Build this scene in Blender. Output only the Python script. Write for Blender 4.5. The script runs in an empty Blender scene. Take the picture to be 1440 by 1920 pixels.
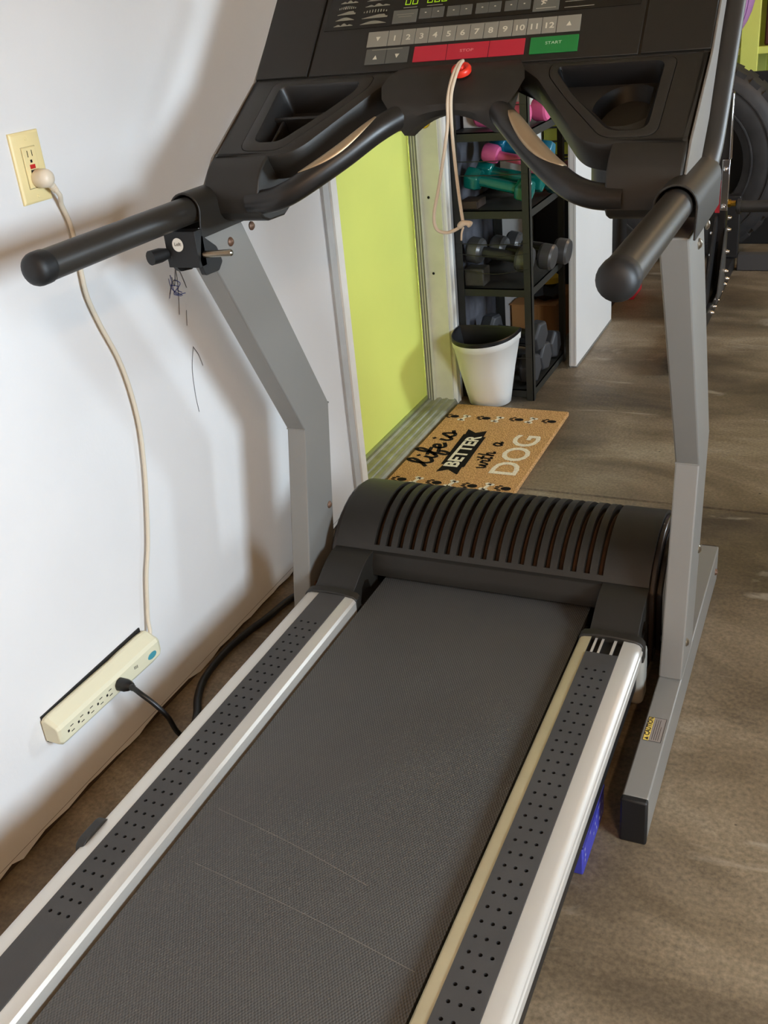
import bpy, bmesh, math, random
from mathutils import Vector, Matrix
random.seed(7)
C = bpy.context.scene.collection
sc = bpy.context.scene

# ------------------------------------------------------------------ camera
cam_d = bpy.data.cameras.new('camera'); cam = bpy.data.objects.new('camera', cam_d); C.objects.link(cam)
RT = ((0.912206825, 0.399777011, -0.089761077), (0.110382635, -0.450755814, -0.885796179), (-0.394581276, 0.798121255, -0.45531097))
H = 1.42
cam.matrix_world = Matrix(((RT[0][0], -RT[1][0], -RT[2][0], 0), (RT[0][1], -RT[1][1], -RT[2][1], 0), (RT[0][2], -RT[1][2], -RT[2][2], H), (0, 0, 0, 1)))
cam_d.sensor_fit = 'VERTICAL'; cam_d.sensor_height = 24.0; cam_d.lens = 1876.43 / 1920 * 24.0
cam_d.clip_start = 0.02
sc.camera = cam

# ------------------------------------------------------------------ daylight, lamps, exposure
XR = 1.7
OPENINGS = [(0.05, 0.95, 0.95, 1.75), (4.25, 4.78, 0.85, 1.68)]     # unseen unglazed window openings added to the right wall, sized for the light: y0, y1, z0, z1
w = bpy.data.worlds.new('daylight'); sc.world = w; w.use_nodes = True
bg = w.node_tree.nodes['Background']; bg.inputs[0].default_value = (0.72, 0.87, 1.0, 1); bg.inputs[1].default_value = 43.0
for (oy0, oy1, oz0, oz1) in OPENINGS:
    pl = bpy.data.lights.new('unseen_window_portal', 'AREA'); pl.shape = 'RECTANGLE'; pl.size = oz1 - oz0; pl.size_y = oy1 - oy0
    pl.cycles.is_portal = True
    po = bpy.data.objects.new('unseen_window_portal', pl); C.objects.link(po)
    po.location = (XR + 0.11, (oy0 + oy1) / 2, (oz0 + oz1) / 2); po.rotation_euler = (0, math.pi / 2, 0)
LAMPS = [((1.0, -1.2, 2.52), 40), ((0.9, 5.2, 2.52), 12)]     # warm tube lamps under the ceiling, built further down
sc.view_settings.view_transform = 'Standard'; sc.view_settings.look = 'None'
sc.view_settings.gamma = 1.0; sc.view_settings.use_curve_mapping = False
sc.view_settings.exposure = 0.25
sc.cycles.max_bounces = 8; sc.cycles.diffuse_bounces = 5

# ------------------------------------------------------------------ materials
def L(r, g, b):
    f = lambda c: (c / 12.92 if c <= 0.04045 else ((c + 0.055) / 1.055) ** 2.4)
    return (f(r / 255), f(g / 255), f(b / 255), 1)
MATS = {}
def mat(name, rgb, rough=0.5, metal=0.0, var=0.0, vscale=6.0, bump=0.0, bscale=200.0, spec=0.5, emit=None, coat=0.0):
    if name in MATS: return MATS[name]
    m = bpy.data.materials.new(name); m.use_nodes = True; MATS[name] = m
    nt = m.node_tree; b = nt.nodes['Principled BSDF']
    c = L(*rgb)
    b.inputs['Base Color'].default_value = c; b.inputs['Roughness'].default_value = rough; b.inputs['Metallic'].default_value = metal
    b.inputs['Specular IOR Level'].default_value = spec
    if coat: b.inputs['Coat Weight'].default_value = coat; b.inputs['Coat Roughness'].default_value = 0.15
    if emit: b.inputs['Emission Color'].default_value = L(*emit[0]); b.inputs['Emission Strength'].default_value = emit[1]
    tc = nt.nodes.new('ShaderNodeTexCoord')
    if var:
        n = nt.nodes.new('ShaderNodeTexNoise'); n.inputs['Scale'].default_value = vscale; n.inputs['Detail'].default_value = 6
        nt.links.new(tc.outputs['Object'], n.inputs['Vector'])
        r = nt.nodes.new('ShaderNodeValToRGB'); r.color_ramp.elements[0].position = 0.3; r.color_ramp.elements[1].position = 0.7
        r.color_ramp.elements[0].color = tuple(x * (1 - var) for x in c[:3]) + (1,); r.color_ramp.elements[1].color = tuple(min(1, x * (1 + var)) for x in c[:3]) + (1,)
        nt.links.new(n.outputs['Fac'], r.inputs[0]); nt.links.new(r.outputs[0], b.inputs['Base Color'])
    if bump:
        n = nt.nodes.new('ShaderNodeTexNoise'); n.inputs['Scale'].default_value = bscale; n.inputs['Detail'].default_value = 3
        nt.links.new(tc.outputs['Object'], n.inputs['Vector'])
        bp = nt.nodes.new('ShaderNodeBump'); bp.inputs['Strength'].default_value = bump; bp.inputs['Distance'].default_value = 0.002
        nt.links.new(n.outputs['Fac'], bp.inputs['Height']); nt.links.new(bp.outputs[0], b.inputs['Normal'])
    return m

def floor_mat():
    m = bpy.data.materials.new('concrete'); m.use_nodes = True; nt = m.node_tree; b = nt.nodes['Principled BSDF']
    tc = nt.nodes.new('ShaderNodeTexCoord')
    def noise(s, d, sx=1.0, dist=0.0):
        mp = nt.nodes.new('ShaderNodeMapping'); mp.inputs['Scale'].default_value = (sx, 1, 1)
        nt.links.new(tc.outputs['Object'], mp.inputs[0])
        n = nt.nodes.new('ShaderNodeTexNoise'); n.inputs['Scale'].default_value = s; n.inputs['Detail'].default_value = d; n.inputs['Distortion'].default_value = dist
        n.inputs['Roughness'].default_value = 0.62
        nt.links.new(mp.outputs[0], n.inputs['Vector']); return n
    def ramp(src, stops):
        r = nt.nodes.new('ShaderNodeValToRGB'); e = r.color_ramp.elements
        e[0].position, e[0].color = stops[0]; e[1].position, e[1].color = stops[-1]
        for p, cc in stops[1:-1]:
            k = e.new(p); k.color = cc
        nt.links.new(src, r.inputs[0]); return r
    def mix(a, bb, fac, mode='MIX'):
        x = nt.nodes.new('ShaderNodeMix'); x.data_type = 'RGBA'; x.blend_type = mode
        if isinstance(fac, float): x.inputs[0].default_value = fac
        else: nt.links.new(fac, x.inputs[0])
        nt.links.new(a, x.inputs[6])
        if isinstance(bb, tuple): x.inputs[7].default_value = bb
        else: nt.links.new(bb, x.inputs[7])
        return x.outputs[2]
    base = ramp(noise(2.2, 9, 0.45, 0.6).outputs['Fac'], [(0.30, L(66, 56, 43)), (0.46, L(106, 92, 72)), (0.56, L(130, 115, 93)), (0.72, L(160, 148, 128))])
    fine = ramp(noise(110, 8).outputs['Fac'], [(0.32, (0.42, 0.42, 0.42, 1)), (0.68, (1.4, 1.4, 1.4, 1))])
    c1 = mix(base.outputs[0], fine.outputs[0], 0.62, 'MULTIPLY')
    scuff = ramp(noise(5.0, 10, 0.35, 1.2).outputs['Fac'], [(0.60, (0, 0, 0, 1)), (0.74, (0.8, 0.8, 0.8, 1))])
    c2 = mix(c1, L(176, 166, 148), scuff.outputs[0])
    vo = nt.nodes.new('ShaderNodeTexVoronoi'); vo.inputs['Scale'].default_value = 16; nt.links.new(tc.outputs['Object'], vo.inputs['Vector'])
    sp = ramp(vo.outputs['Distance'], [(0.045, (1, 1, 1, 1)), (0.075, (0, 0, 0, 1))])
    vr = ramp(vo.outputs['Color'], [(0.62, (0, 0, 0, 1)), (0.68, (1, 1, 1, 1))])
    msk = mix(sp.outputs[0], vr.outputs[0], 1.0, 'MULTIPLY')
    c3 = mix(c2, L(42, 34, 26), msk)
    nt.links.new(c3, b.inputs['Base Color'])
    rr = ramp(noise(3.5, 5, 0.5).outputs['Fac'], [(0.3, (0.36, 0.36, 0.36, 1)), (0.7, (0.58, 0.58, 0.58, 1))])
    nt.links.new(rr.outputs[0], b.inputs['Roughness'])
    bp = nt.nodes.new('ShaderNodeBump'); bp.inputs['Strength'].default_value = 0.25; bp.inputs['Distance'].default_value = 0.002
    nt.links.new(noise(90, 5).outputs['Fac'], bp.inputs['Height']); nt.links.new(bp.outputs[0], b.inputs['Normal'])
    return m

def belt_mat():
    m = bpy.data.materials.new('belt_weave'); m.use_nodes = True; nt = m.node_tree; b = nt.nodes['Principled BSDF']
    tc = nt.nodes.new('ShaderNodeTexCoord'); sx = nt.nodes.new('ShaderNodeSeparateXYZ'); nt.links.new(tc.outputs['Object'], sx.inputs[0])
    def M(op, a, bb=None):
        n = nt.nodes.new('ShaderNodeMath'); n.operation = op
        for i, q in enumerate((a, bb)):
            if q is None: continue
            if isinstance(q, (int, float)): n.inputs[i].default_value = q
            else: nt.links.new(q, n.inputs[i])
        return n.outputs[0]
    s1 = M('SINE', M('MULTIPLY', sx.outputs[0], 2 * math.pi / 0.0052)); s2 = M('SINE', M('MULTIPLY', sx.outputs[1], 2 * math.pi / 0.0084))
    h = M('MULTIPLY', s1, s2)
    h01 = M('ADD', M('MULTIPLY', h, 0.5), 0.5)
    r = nt.nodes.new('ShaderNodeValToRGB'); nt.links.new(h01, r.inputs[0])
    r.color_ramp.elements[0].position = 0.12; r.color_ramp.elements[0].color = L(36, 36, 36); r.color_ramp.elements[1].position = 0.75; r.color_ramp.elements[1].color = L(84, 82, 79)
    # worn paler seam lines running across the belt
    n = nt.nodes.new('ShaderNodeTexNoise'); n.inputs['Scale'].default_value = 5; nt.links.new(tc.outputs['Object'], n.inputs['Vector'])
    mx = nt.nodes.new('ShaderNodeMix'); mx.data_type = 'RGBA'; mx.inputs[7].default_value = L(86, 82, 76)
    nt.links.new(M('MULTIPLY', n.outputs['Fac'], 0.5), mx.inputs[0]); nt.links.new(r.outputs[0], mx.inputs[6])
    nt.links.new(mx.outputs[2], b.inputs['Base Color'])
    b.inputs['Roughness'].default_value = 0.55
    bp = nt.nodes.new('ShaderNodeBump'); bp.inputs['Strength'].default_value = 0.8; bp.inputs['Distance'].default_value = 0.0012
    nt.links.new(h01, bp.inputs['Height']); nt.links.new(bp.outputs[0], b.inputs['Normal'])
    return m

def coir_mat():
    m = bpy.data.materials.new('coir'); m.use_nodes = True; nt = m.node_tree; b = nt.nodes['Principled BSDF']
    tc = nt.nodes.new('ShaderNodeTexCoord')
    n = nt.nodes.new('ShaderNodeTexNoise'); n.inputs['Scale'].default_value = 260; n.inputs['Detail'].default_value = 4; nt.links.new(tc.outputs['Object'], n.inputs['Vector'])
    r = nt.nodes.new('ShaderNodeValToRGB'); e = r.color_ramp.elements
    e[0].position = 0.3; e[0].color = L(142, 96, 54); e[1].position = 0.68; e[1].color = L(240, 192, 132)
    nt.links.new(n.outputs['Fac'], r.inputs[0]); nt.links.new(r.outputs[0], b.inputs['Base Color'])
    b.inputs['Roughness'].default_value = 0.95; b.inputs['Specular IOR Level'].default_value = 0.1
    bp = nt.nodes.new('ShaderNodeBump'); bp.inputs['Strength'].default_value = 0.9; bp.inputs['Distance'].default_value = 0.004
    nt.links.new(n.outputs['Fac'], bp.inputs['Height']); nt.links.new(bp.outputs[0], b.inputs['Normal'])
    return m

FLOOR = floor_mat(); BELT = belt_mat(); COIR = coir_mat()
WALL = mat('wall_paint', (222, 221, 220), 0.75, bump=0.12, bscale=120, var=0.03, vscale=3)
CEIL = mat('ceiling_paint', (214, 196, 172), 0.9)
LIME = mat('lime_paint', (228, 235, 118), 0.45, var=0.03, vscale=3)
WHITE = mat('white_trim_paint', (238, 235, 226), 0.5, var=0.04, vscale=14)
GREYTRIM = mat('grey_caulked_trim', (186, 186, 184), 0.6, var=0.06, vscale=20)
JAMB = mat('cream_jamb_paint', (214, 210, 188), 0.5, var=0.06, vscale=14)
ALU_SILL = mat('threshold_metal', (160, 160, 142), 0.45, 0.35, var=0.2, vscale=18)
BRASS = mat('brass', (204, 166, 70), 0.2, 1.0)
FRAME = mat('silver_frame_paint', (138, 136, 131), 0.42, 0.25, var=0.02, vscale=5)
PLASTIC = mat('charcoal_plastic', (33, 30, 25), 0.5, bump=0.12, bscale=900)
PLASTIC_D = mat('dark_plastic', (30, 29, 28), 0.45)
PANEL = mat('panel_plastic', (28, 25, 20), 0.5, bump=0.05, bscale=900)
GLOSS = mat('display_face', (20, 18, 16), 0.25)
TUBE = mat('handrail_coating', (44, 41, 37), 0.42, 0.05)
GRIP = mat('grip_rubber', (28, 26, 24), 0.38)
SENSOR = mat('sensor_metal', (178, 156, 126), 0.42, 0.7)
ALU = mat('satin_aluminium', (214, 210, 202), 0.42, 0.55, bump=0.04, bscale=500)
CREAMALU = mat('worn_aluminium', (196, 184, 150), 0.48, 0.35, var=0.12, vscale=9)
PADM = mat('foot_pad_rubber', (62, 60, 58), 0.7, var=0.10, vscale=12, bump=0.1, bscale=300)
RUST = mat('dusty_vent', (66, 44, 28), 0.8, var=0.3, vscale=30)
BLACK = mat('black_rubber', (18, 18, 18), 0.55)
HOLE = mat('hole_dark', (10, 9, 9), 0.9)
STEEL = mat('steel', (176, 172, 160), 0.28, 1.0)
BOLT = mat('rusty_bolt', (112, 84, 66), 0.5, 0.5)
BTN_L = mat('button_grey', (134, 130, 118), 0.5)
BTN_M = mat('button_mid_grey', (92, 92, 84), 0.5)
BTN_D = mat('button_dark_grey', (84, 84, 78), 0.5)
BTN_R = mat('button_red', (178, 34, 52), 0.45)
BTN_G = mat('button_green', (28, 118, 54), 0.45)
INK = mat('panel_print', (206, 200, 180), 0.6)
INKDIM = mat('panel_print_dim', (126, 122, 108), 0.6)
LED = mat('led_green', (120, 150, 10), 0.5, emit=((150, 200, 20), 0.5))
REDP = mat('red_plastic', (222, 54, 36), 0.35)
CORD = mat('beige_cord', (206, 190, 166), 0.75)
WCORD = mat('white_cord', (214, 204, 184), 0.5)
BCORD = mat('black_cord', (16, 16, 16), 0.4)
IVORY = mat('ivory_plastic', (232, 214, 158), 0.4)
CREAM = mat('cream_plastic', (222, 218, 190), 0.42)
GREYCAP = mat('pale_grey_plastic', (150, 148, 140), 0.5)

# ------------------------------------------------------------------ mesh building
class MB:
    def __init__(s): s.v = []; s.f = []; s.m = []
    def add(s, vs, fs, mi=0):
        o = len(s.v); s.v += [Vector(p) for p in vs]; s.f += [tuple(i + o for i in f) for f in fs]; s.m += [mi] * len(fs); return s
    def box(s, x0, x1, y0, y1, z0, z1, mi=0, fn=None):
        vs = [(x, y, z) for z in (z0, z1) for y in (y0, y1) for x in (x0, x1)]
        if fn: vs = [fn(*p) for p in vs]
        return s.add(vs, [(0, 2, 3, 1), (4, 5, 7, 6), (0, 1, 5, 4), (2, 6, 7, 3), (0, 4, 6, 2), (1, 3, 7, 5)], mi)
    def rings(s, rr, mi=0, cap0=True, cap1=True, closed=True):
        n = len(rr[0]); vs = [p for r in rr for p in r]; fs = []
        for i in range(len(rr) - 1):
            for j in range(n if closed else n - 1):
                k = (j + 1) % n
                fs.append((i * n + j, i * n + k, (i + 1) * n + k, (i + 1) * n + j))
        if cap0: fs.append(tuple(range(n - 1, -1, -1)))
        if cap1: fs.append(tuple((len(rr) - 1) * n + j for j in range(n)))
        return s.add(vs, fs, mi)
    def prism(s, poly, a0, a1, fn, mi=0):          # poly (p,q); fn(a,p,q)->xyz
        return s.rings([[fn(a, p, q) for p, q in poly] for a in (a0, a1)], mi)
    def tube(s, path, r, n=14, mi=0, cap=True):
        P = [Vector(p) for p in path]; rs = r if isinstance(r, (list, tuple)) else [r] * len(P)
        t0 = (P[1] - P[0]).normalized(); up = Vector((0, 0, 1)) if abs(t0.z) < 0.9 else Vector((1, 0, 0))
        nn = (up - t0 * up.dot(t0)).normalized(); out = []
        for i, p in enumerate(P):
            t = (P[min(i + 1, len(P) - 1)] - P[max(i - 1, 0)]).normalized()
            nn = (nn - t * nn.dot(t)).normalized(); bb = t.cross(nn)
            out.append([p + (nn * math.cos(2 * math.pi * k / n) + bb * math.sin(2 * math.pi * k / n)) * rs[i] for k in range(n)])
        return s.rings(out, mi, cap, cap)
    def lathe(s, prof, c, ax='z', n=24, mi=0):     # prof [(r,h)]
        rr = []
        for r, h in prof:
            ring = []
            for k in range(n):
                a = 2 * math.pi * k / n; u, v = r * math.cos(a), r * math.sin(a)
                ring.append({'z': (c[0] + u, c[1] + v, c[2] + h), 'x': (c[0] + h, c[1] + u, c[2] + v), 'y': (c[0] + v, c[1] + h, c[2] + u)}[ax])
            rr.append(ring)
        return s.rings(rr, mi)
    def flat(s, outer, holes, fn, w=0.0, mi=0):    # triangulated polygon with holes, mapped by fn(u,v,w)
        bm = bmesh.new(); es = []
        for lp in [outer] + holes:
            vs = [bm.verts.new((p[0], p[1], 0)) for p in lp]
            es += [bm.edges.new((vs[i], vs[(i + 1) % len(vs)])) for i in range(len(vs))]
        bmesh.ops.triangle_fill(bm, edges=es, use_beauty=True, use_dissolve=False)
        bmesh.ops.recalc_face_normals(bm, faces=bm.faces)
        bm.verts.index_update(); vs = [fn(v.co.x, v.co.y, w) for v in bm.verts]
        fs = [tuple(v.index for v in (f.verts if f.normal.z > 0 else reversed(f.verts))) for f in bm.faces]
        bm.free(); return s.add(vs, fs, mi)

ROOT = {}
def ob(name, mb, mats, parent=None, smooth=35, bevel=0.0, label=None, seg=2, mirror=None, recalc=True):
    me = bpy.data.meshes.new(name); off = ROOT.get(parent.name, Vector((0, 0, 0))) if parent else Vector((0, 0, 0))
    me.from_pydata([tuple(v - off) for v in mb.v], [], mb.f)
    ms = mats if isinstance(mats, (list, tuple)) else [mats]
    for m in ms: me.materials.append(m)
    if len(ms) > 1: me.polygons.foreach_set('material_index', mb.m)
    bm = bmesh.new(); bm.from_mesh(me); bmesh.ops.remove_doubles(bm, verts=bm.verts, dist=1e-6)
    if recalc: bmesh.ops.recalc_face_normals(bm, faces=bm.faces)
    bm.to_mesh(me); bm.free()
    if smooth:
        me.polygons.foreach_set('use_smooth', [True] * len(me.polygons)); me.set_sharp_from_angle(angle=math.radians(smooth))
    me.update()
    o = bpy.data.objects.new(name, me); C.objects.link(o)
    if parent: o.parent = parent; ROOT[o.name] = off
    if bevel:
        b = o.modifiers.new('bevel', 'BEVEL'); b.width = bevel; b.segments = seg; b.limit_method = 'ANGLE'; b.angle_limit = math.radians(35)
        b.harden_normals = False
    if label: o['label'] = label
    return o
def thing(name, label, cat, loc=(0, 0, 0), group=None, local=False, rot=None):
    o = bpy.data.objects.new(name, None); C.objects.link(o); o.location = loc; o.empty_display_size = 0.1
    if rot: o.rotation_euler = rot
    o['label'] = label; o['category'] = cat
    if group: o['group'] = group
    ROOT[o.name] = Vector((0, 0, 0)) if local else Vector(loc)
    return o
def tag(o, label, cat, group=None):
    o['label'] = label; o['category'] = cat
    if group: o['group'] = group
    return o
def struct(name, mb, m, **k):
    o = ob(name, mb, m, **k); o['kind'] = 'structure'; return o
def dup(root, loc, rot, label, group=None):
    r = root.copy(); C.objects.link(r); r.location = loc; r.rotation_euler = rot; r['label'] = label
    if group: r['group'] = group
    for ch in list(root.children):
        c = ch.copy(); C.objects.link(c); c.parent = r
        for g in list(ch.children):
            d = g.copy(); C.objects.link(d); d.parent = c
    return r
def spline(pts, n=8, closed=False):
    P = [Vector(p) for p in pts]; out = []; N = len(P)
    g = (lambda i: P[i % N]) if closed else (lambda i: P[max(0, min(N - 1, i))])
    for i in range(N if closed else N - 1):
        p0, p1, p2, p3 = g(i - 1), g(i), g(i + 1), g(i + 2)
        for k in range(n):
            t = k / n
            out.append(0.5 * ((2 * p1) + (p2 - p0) * t + (2 * p0 - 5 * p1 + 4 * p2 - p3) * t * t + (3 * p1 - p0 - 3 * p2 + p3) * t ** 3))
    if not closed: out.append(P[-1])
    return out
def roundpoly(pts, r, n=5):
    out = []; N = len(pts)
    for i in range(N):
        p = Vector(pts[i]).to_2d(); a = (Vector(pts[i - 1]).to_2d() - p); b = (Vector(pts[(i + 1) % N]).to_2d() - p)
        rr = min(r if not isinstance(r, (list, tuple)) else r[i], a.length * 0.45, b.length * 0.45)
        s = p + a.normalized() * rr; e = p + b.normalized() * rr
        for k in range(n + 1):
            t = k / n; q = s * (1 - t) ** 2 + p * 2 * t * (1 - t) + e * t * t; out.append((q.x, q.y))
    return out
def inset(poly, d):
    N = len(poly); A = sum(poly[i][0] * poly[(i + 1) % N][1] - poly[(i + 1) % N][0] * poly[i][1] for i in range(N)); sg = 1 if A > 0 else -1
    out = []
    for i in range(N):
        p = Vector(poly[i]); a = (p - Vector(poly[i - 1])); b = (Vector(poly[(i + 1) % N]) - p)
        if a.length < 1e-9: a = b
        if b.length < 1e-9: b = a
        na = Vector((-a.y, a.x)).normalized() * sg; nb = Vector((-b.y, b.x)).normalized() * sg
        m = (na + nb); m = m.normalized() if m.length > 1e-6 else na
        k = d / max(0.35, m.dot(na)); q = p + m * k; out.append((q.x, q.y))
    return out
def stroke(mb, pts, wd, fn, mi=0, n=5, sm=True):      # painted line of width wd, mapped by fn(u,v)
    P = [p.to_2d() for p in spline([(a, b, 0) for a, b in pts], n)] if sm and len(pts) > 2 else [Vector(p) for p in pts]
    P = [P[0]] + [P[i] for i in range(1, len(P)) if (P[i] - P[i - 1]).length > 1e-7]
    l = []; r = []
    for i, p in enumerate(P):
        t = (P[min(i + 1, len(P) - 1)] - P[max(i - 1, 0)]); t = t.normalized() if t.length > 0 else Vector((1, 0)); q = Vector((-t.y, t.x)) * wd / 2
        e = -t * wd * 0.3 if i == 0 else (t * wd * 0.3 if i == len(P) - 1 else Vector((0, 0)))
        l.append(p + q + e); r.append(p - q + e)
    vs = [fn(*p) for p in l] + [fn(*p) for p in r]; k = len(P)
    mb.add(vs, [(i, i + 1, k + i + 1, k + i) for i in range(k - 1)], mi)
def text(mb, s, size, fn, mi=0, bold=0.0, cx=True, sx=1.0):     # flat lettering in the built-in font, mapped by fn(u,v)
    cu = bpy.data.curves.new('t', 'FONT'); cu.body = s; cu.size = size; cu.offset = bold; cu.resolution_u = 3
    if cx: cu.align_x = 'CENTER'; cu.align_y = 'CENTER'
    o = bpy.data.objects.new('t', cu); C.objects.link(o)
    dg = bpy.context.evaluated_depsgraph_get(); me = bpy.data.meshes.new_from_object(o.evaluated_get(dg))
    mb.add([fn(v.co.x * sx, v.co.y) for v in me.vertices], [tuple(p.vertices) for p in me.polygons], mi)
    bpy.data.objects.remove(o); bpy.data.meshes.remove(me); bpy.data.curves.remove(cu)

# ------------------------------------------------------------------ the garage
XW = -1.33; YB = 7.4; YF = -3.0; ZC = 2.75
DY0, DY1, DZ = 2.575, 3.40, 2.05
f = MB(); f.box(XW - 0.4, XR + 0.3, YF, 2.74, -0.12, 0); f.box(XW - 0.4, XR + 0.3, 2.752, YB, -0.12, 0); f.box(XW - 0.4, XR + 0.3, 2.74, 2.752, -0.12, -0.012)
struct('floor', f, FLOOR, smooth=0)
wl = MB()
def wall_seg(mb, y0, y1, z0, z1, yb0=None): mb.box(XW - 0.13, XW, y0, y1, z0, z1)
wall_seg(wl, YF, DY0, 0.022, ZC); wall_seg(wl, DY1, YB, 0.022, ZC); wall_seg(wl, DY0, DY1, DZ, ZC)
wall_left = struct('wall_left', wl, WALL, smooth=0)
# ragged drywall foot and dark slab edge under it
rg = MB(); rng = random.Random(3); y = YF; up = []
while y < DY0 - 0.01: up.append((y, 0.004 + rng.random() * 0.014)); y += 0.02 + rng.random() * 0.05
up.append((DY0, 0.01)); vs = []
for yy, zz in up: vs += [(XW + 0.0015, yy, 0.0225), (XW + 0.0015, yy, zz)]
rg.add(vs, [(2 * i, 2 * i + 1, 2 * i + 3, 2 * i + 2) for i in range(len(up) - 1)])
rp = ob('ragged_foot', rg, WALL, wall_left, smooth=0)
st = MB(); st.box(XW - 0.12, XW - 0.004, YF, DY0, 0.0, 0.022)
ob('sill_plate', st, mat('dirty_sill', (60, 46, 34), 0.9, var=0.3, vscale=20), wall_left, smooth=0)
bk = MB(); bk.box(XW - 0.4, XR + 0.3, YB, YB + 0.12, 0, ZC)
struct('wall_back', bk, LIME, smooth=0)
fr = MB(); fr.box(XW - 0.4, XR + 0.3, YF - 0.12, YF, 0, ZC); struct('wall_front', fr, mat('warm_bounce_paint', (214, 190, 160), 0.8), smooth=0)  # beige chosen so light bounced off the unseen front and right walls turns warm
wr = MB(); x0, x1 = XR, XR + 0.12; yy = YF
for (oy0, oy1, oz0, oz1) in OPENINGS:
    wr.box(x0, x1, yy, oy0, 0, ZC); wr.box(x0, x1, oy0, oy1, 0, oz0); wr.box(x0, x1, oy0, oy1, oz1, ZC); yy = oy1
wr.box(x0, x1, yy, YB, 0, ZC)
struct('wall_right', wr, mat('warm_bounce_paint', (214, 190, 160), 0.8), smooth=0)
ce = MB(); ce.box(XW - 0.4, XR + 0.3, YF - 0.12, YB + 0.12, ZC, ZC + 0.1); struct('ceiling', ce, CEIL, smooth=0)
dv = MB(); dv.box(XR + 0.3, XR + 14, -12, 12, -0.14, -0.02)  # unseen ground slab added outside to bounce daylight inward
struct('trim_6', dv, mat('bounce_apron', (150, 146, 138), 0.9, var=0.1), smooth=0)['label'] = 'unseen concrete apron added outside the right wall to bounce daylight'

# door, casing, jamb, threshold
def casing(name, y0, y1, flip):
    m = MB(); a = (lambda y: y) if not flip else (lambda y: y0 + y1 - y)
    prof = [(XW, y0), (XW + 0.008, y0), (XW + 0.008, y0 + 0.036), (XW + 0.014, y0 + 0.038), (XW + 0.016, y0 + 0.046), (XW + 0.013, y0 + 0.05), (XW + 0.015, y1 - 0.004), (XW + 0.011, y1), (XW, y1)]
    m.rings([[(x, a(yy), z) for x, yy in prof] for z in (0.0, DZ + 0.07)])
    # the backing strip next to the wall is grey with old caulk, the moulded face white
    n = len(prof); m.m = [1 if j in (0, 1) else 0 for j in range(n)] + [0, 0]
    return struct(name, m, [WHITE, GREYTRIM], smooth=0)
casing('trim_1', 2.500, DY0, False); casing('trim_2', DY1, 3.481, True)
m = MB(); m.box(XW, XW + 0.015, 2.50, 3.481, DZ, DZ + 0.075); struct('trim_3', m, WHITE, smooth=0)
jb = MB(); jb.box(XW - 0.13, XW + 0.002, DY1 - 0.012, DY1, 0.02, DZ); jb.box(XW - 0.13, XW + 0.002, DY0, DY0 + 0.012, 0.02, DZ)
jb.box(XW - 0.13, XW + 0.002, DY0, DY1, DZ - 0.012, DZ)
jb.box(XW - 0.098, XW - 0.066, DY1 - 0.036, DY1 - 0.012, 0.02, DZ); jb.box(XW - 0.150, XW - 0.142, DY0 - 0.01, DY1 + 0.01, 0.0, DZ + 0.01)  # last box: unseen board added behind the door to block leaking daylight
jamb = struct('trim_4', jb, JAMB, smooth=0, bevel=0.002)
ws = MB()
for k in range(3): ws.box(XW - 0.094 + k * 0.010, XW - 0.089 + k * 0.010, DY1 - 0.0375, DY1 - 0.0355, 0.02, DZ - 0.02)
ob('weatherstrip', ws, mat('weatherstrip_grey', (120, 116, 104), 0.6, var=0.2, vscale=25), jamb, smooth=0)
sc2 = MB()
for z in (0.51, 0.78): sc2.lathe([(0.001, -0.0015), (0.005, -0.0015), (0.004, 0.0)], (XW - 0.045, DY1 - 0.012, z), 'y', 10)
ob('screw_hole', sc2, HOLE, jamb)
th = MB()
th.rings([[(xx, yy, zz) for xx, zz in ((XW - 0.13, 0.0), (XW - 0.13, 0.028), (XW - 0.085, 0.028), (XW - 0.08, 0.022), (XW - 0.06, 0.022), (XW - 0.058, 0.026), (XW - 0.048, 0.026), (XW - 0.046, 0.021), (XW - 0.032, 0.021), (XW - 0.03, 0.025), (XW - 0.02, 0.025), (XW - 0.018, 0.02), (XW - 0.004, 0.02), (XW - 0.001, 0.022), (XW + 0.008, 0.018), (XW + 0.016, 0.0))] for yy in (DY0, DY1)])
struct('trim_5', th, ALU_SILL, smooth=0)['label'] = 'grooved metal threshold below the lime green door'
door = bpy.data.objects.new('door_1', None); C.objects.link(door); door.location = (XW - 0.1, 3.0, 0); door['kind'] = 'structure'; ROOT['door_1'] = Vector(door.location)
XD = XW - 0.100
d = MB(); d.box(XD - 0.04, XD, DY0 + 0.013, DY1 - 0.031, 0.030, DZ - 0.013); ob('door_slab', d, LIME, door, smooth=0, bevel=0.002)
sw = MB(); sw.box(XD - 0.004, XD + 0.006, DY0 + 0.013, DY1 - 0.031, 0.029, 0.040); ob('door_sweep', sw, mat('sweep_vinyl', (150, 158, 92), 0.5), door, smooth=0)
k = MB(); k.lathe([(0.001, 0), (0.031, 0), (0.031, 0.004), (0.024, 0.010), (0.013, 0.014), (0.011, 0.035), (0.017, 0.042), (0.027, 0.052), (0.028, 0.064), (0.022, 0.074), (0.001, 0.078)], (XD, DY1 - 0.095, 1.045), 'x', 24)
ob('door_knob', k, BRASS, door)
sp_ = MB(); sp_.lathe([(0.001, 0), (0.026, 0), (0.024, -0.005), (0.001, -0.006)], (XW - 0.045, DY1 - 0.012, 1.035), 'y', 20); ob('strike_rose', sp_, BRASS, jamb)
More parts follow.
